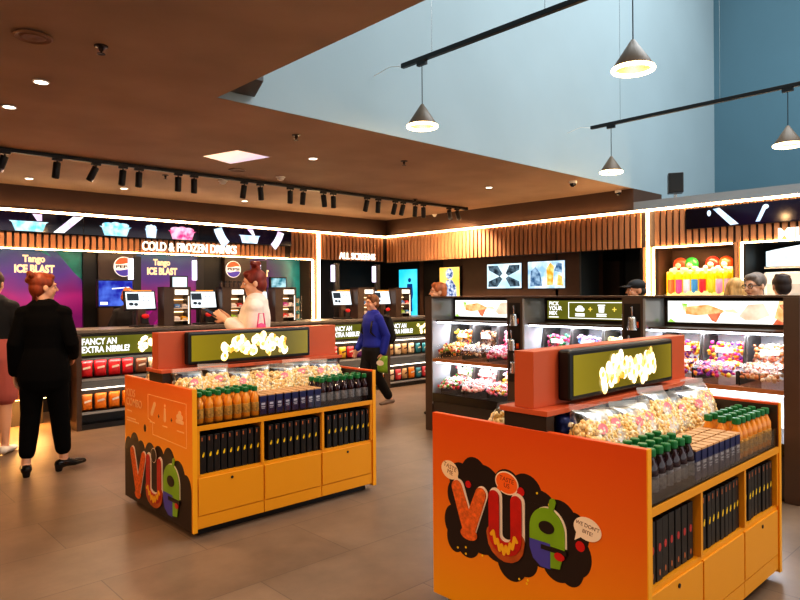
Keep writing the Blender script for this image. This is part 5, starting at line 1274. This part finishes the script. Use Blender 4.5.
# boy with backpack
person('boy in a royal blue jacket walking left past the snack units', 5.53, 6.42, face_dir(-.95, .12), .88,
       dict(anL=(.09, .24, .16), knL=(.09, .02, .50), toeL=(.10, .17, .03), anR=(-.09, -.16, .085), knR=(-.09, -.10, .50), toeR=(-.1, -.33, .03), elL=(.21, .10, 1.10), wrL=(.21, .04, .86), elR=(-.21, -.02, 1.1), wrR=(-.2, -.14, .90)), fair, '#8a5a36', 'short', .008,
       [('jacket', bluejk, dict(hem=.90, g=.026)), ('trousers', mat('black_joggers', '#121216', .8), dict(end=.92, g=.016)), ('shoes', mat('grey_trainers', '#8a7a70', .6), {})])
# staff and people behind the cabinets
person('ginger staff member in dark uniform behind the first till monitor', 3.36, 8.95, face_dir(-.3, -.95), .94, dict(elR=(-.24, .0, 1.12), wrR=(-.26, -.20, 1.06), elL=(.24, 0, 1.12), wrL=(.2, -.22, 1.05)), fair, '#c8641e', 'short', .010, [('jacket', darkcloth, dict(hem=.85, g=.02, sleeve=-.2, name='uniform')), ('trousers', darkcloth, {}), ('shoes', M['black'], {})], head=(.7, .35, 0))
person('person with tousled ginger hair behind the left candy cabinet', 5.84, 5.53, face_dir(-.7, .5), .965, None, fair, '#b5683a', 'short', .010, [('jacket', darkcloth, dict(hem=.85, g=.02)), ('trousers', darkcloth, {}), ('shoes', M['black'], {})])
person('person in a black baseball cap behind the middle candy cabinet', 6.63, 3.36, face_dir(-.75, .65), .965, None, warm, '#1c1512', 'cap', .009, [('jacket', darkcloth, dict(hem=.85, g=.02)), ('trousers', darkcloth, {}), ('shoes', M['black'], {})])
person('blonde woman facing left behind the right candy cabinet', 7.02, 2.50, face_dir(.4, .9), .965, None, fair, '#d8a868', 'long', .009, [('jacket', mat('beige_knit', '#c9a078', .9), dict(hem=.85, g=.02)), ('trousers', darkcloth, {}), ('shoes', M['black'], {})], head=(-.5, 0, 0))
person('grey-haired man with dark glasses behind the right candy cabinet', 6.54, 2.155, face_dir(-.80, .45), .985, None, fair, '#7d7068', 'crop', .008, [('jacket', mat('grey_polo', '#3b3a3c', .8), dict(hem=.85, g=.02)), ('trousers', darkcloth, {}), ('shoes', M['black'], {})], glasses=True, head=(.1, .1, 0))
person('dark-haired person in pale collar with back turned, by the milkshake machine', 7.22, 2.14, face_dir(.75, .5), .985, None, warm, '#2a1a14', 'short', .009, [('jacket', mat('pale_shirt', '#c9cbd0', .8), dict(hem=.85, g=.02, name='shirt')), ('trousers', darkcloth, {}), ('shoes', M['black'], {})], face=False)

def off(px, py, rz, dx, dy): return (px+dx*math.cos(rz)-dy*math.sin(rz), py+dx*math.sin(rz)+dy*math.cos(rz))
# things carried
t = thing('tablet', 'slim dark tablet held by the woman in the cream blouse', 'tablet', (2.855, 5.515, 1.315), face_dir(-.80, .60))
B('tablet_body', M['charcoal'], [(-.09, -.13, 0, .09, .10, .01)], t, .003); B('display', emit('tablet_screen', '#5a5f6a', .5), [(-.08, -.12, .010, .08, .09, .011)], t)
t.rotation_euler = (-.5, 0, face_dir(-.80, .60))
bx, by = off(3.14, 5.30, face_dir(-.80, .60), .265, .08)
t = thing('clutch_bag', 'small pink bag at the elbow of the cream blouse woman', 'bag', (bx, by, 1.20), .3)
bm = bmesh.new(); ell(bm, (0, 0, 0), (.06, .028, .055), 3); obj('bag_body', bm, mat('pink_leather', '#e0447e', .5), t, True)
bm = bmesh.new(); tube(bm, [(-.05, 0, .03), (-.03, 0, .14), (.03, 0, .14), (.05, 0, .03)], [.006]*4, 8); obj('strap', bm, mat('pink_strap', '#d03a70', .5), t, True)
rzb = face_dir(-.95, .12)
bx, by = off(5.53, 6.42, rzb, 0, .215)
t = thing('backpack', 'black backpack on the back of the boy in blue', 'backpack', (bx, by, 1.0), rzb)
bm = bmesh.new(); ell(bm, (0, .0, .03), (.145, .085, .21), 3); ell(bm, (0, .06, -.05), (.11, .06, .11), 3); bake('pack_body', bm, mat('pack_black', '#121214', .75), t, .008)
for sx in (-1, 1):
    bm = bmesh.new(); tube(bm, [(sx*.10, -.02, .2), (sx*.105, -.16, .235), (sx*.105, -.30, .15), (sx*.11, -.32, .02), (sx*.12, -.22, -.08), (sx*.12, -.05, -.12)], [(.022, .008)]*6, 8); obj('strap', bm, M['black'], t, True)
hx, hy = off(5.53, 6.42, rzb, .19, .02)
t = thing('snack_packet', 'green and white snack packet in the hand of the boy', 'snack packet', (hx, hy, .50), rzb+.3)
obj('packet_body', pillow(.17, .22, .08, 8, 8, 3, .006), mat('green_packet', '#8fc23a', .4, var=.3, vscale=9), t, True); bm = bmesh.new(); poly(bm, circ(0, .13, .06, .035, 16), .002); obj('front_print', bm, pw, t, loc=(0, -.048, 0), rot=FA)

# ------------------------------------------------------------------ camera, world, general light
f_px, yaw, hor, roll = 652.7, .753198, 294.373, -.00655087
a_ = PI/2-yaw
fw = Vector((math.cos(a_), math.sin(a_), 0)); rt = Vector((math.sin(a_), -math.cos(a_), 0)); up = Vector((0, 0, 1))
r2 = rt*math.cos(roll)+up*math.sin(roll); u2 = up*math.cos(roll)-rt*math.sin(roll)
cam = bpy.data.cameras.new('camera'); co = bpy.data.objects.new('camera', cam); col.objects.link(co); sc.camera = co
co.matrix_world = Matrix(((r2.x, u2.x, -fw.x, 0), (r2.y, u2.y, -fw.y, 0), (r2.z, u2.z, -fw.z, 1.5), (0, 0, 0, 1)))
cam.sensor_width = 36; cam.lens = f_px*36/800; cam.shift_y = (hor-300)/800; cam.clip_start = .02

w = bpy.data.worlds.new('world'); sc.world = w; w.use_nodes = True
bg = w.node_tree.nodes['Background']; bg.inputs[0].default_value = lin('#dcdedf'); bg.inputs[1].default_value = 1.1
lamp('AREA', (7.2, .8, 7.6), 440, '#e3ecf0', 6, (0, 0, 0), sy=6, name='skylight_lamp')
for x, y, e, ti, sp in ((-2.2, .6, 150, -1.02, 1.5), (-2.2, 2.4, 150, -1.02, 1.5), (-1.8, 4.4, 150, -1.0, 1.5), (.3, -.6, 60, -.6, 1.6), (-.2, 1.8, 60, -.6, 1.6), (.6, 3.4, 50, -.5, 1.6)):
    lamp('SPOT', (x, y, CZ-.02), e, '#ffd6ac', .06, rot=(0, ti, 0), spot=sp, name='added_fill_spot')  # unseen fill spots added to brighten the kiosk ends, no fittings built
for x, y in ((1.6, -1.4), (3.4, -.8)):
    lamp('SPOT', (x, y, 3.4), 110, '#ffdcb8', .08, rot=(.75, 0, -.2), spot=1.5, name='unseen_fill_spot')  # unseen spots outside the view, without fittings, filling from the front
lamp('AREA', (3.5, WY-.08, 2.68), 9, '#ffcb92', 10, (PI-.75, 0, 0), sy=.02, name='cove_lamp')
lamp('AREA', (WX-.08, 7.2, 2.68), 5, '#ffcb92', 5, (PI-.75, 0, -PI/2), sy=.02, name='cove_lamp')
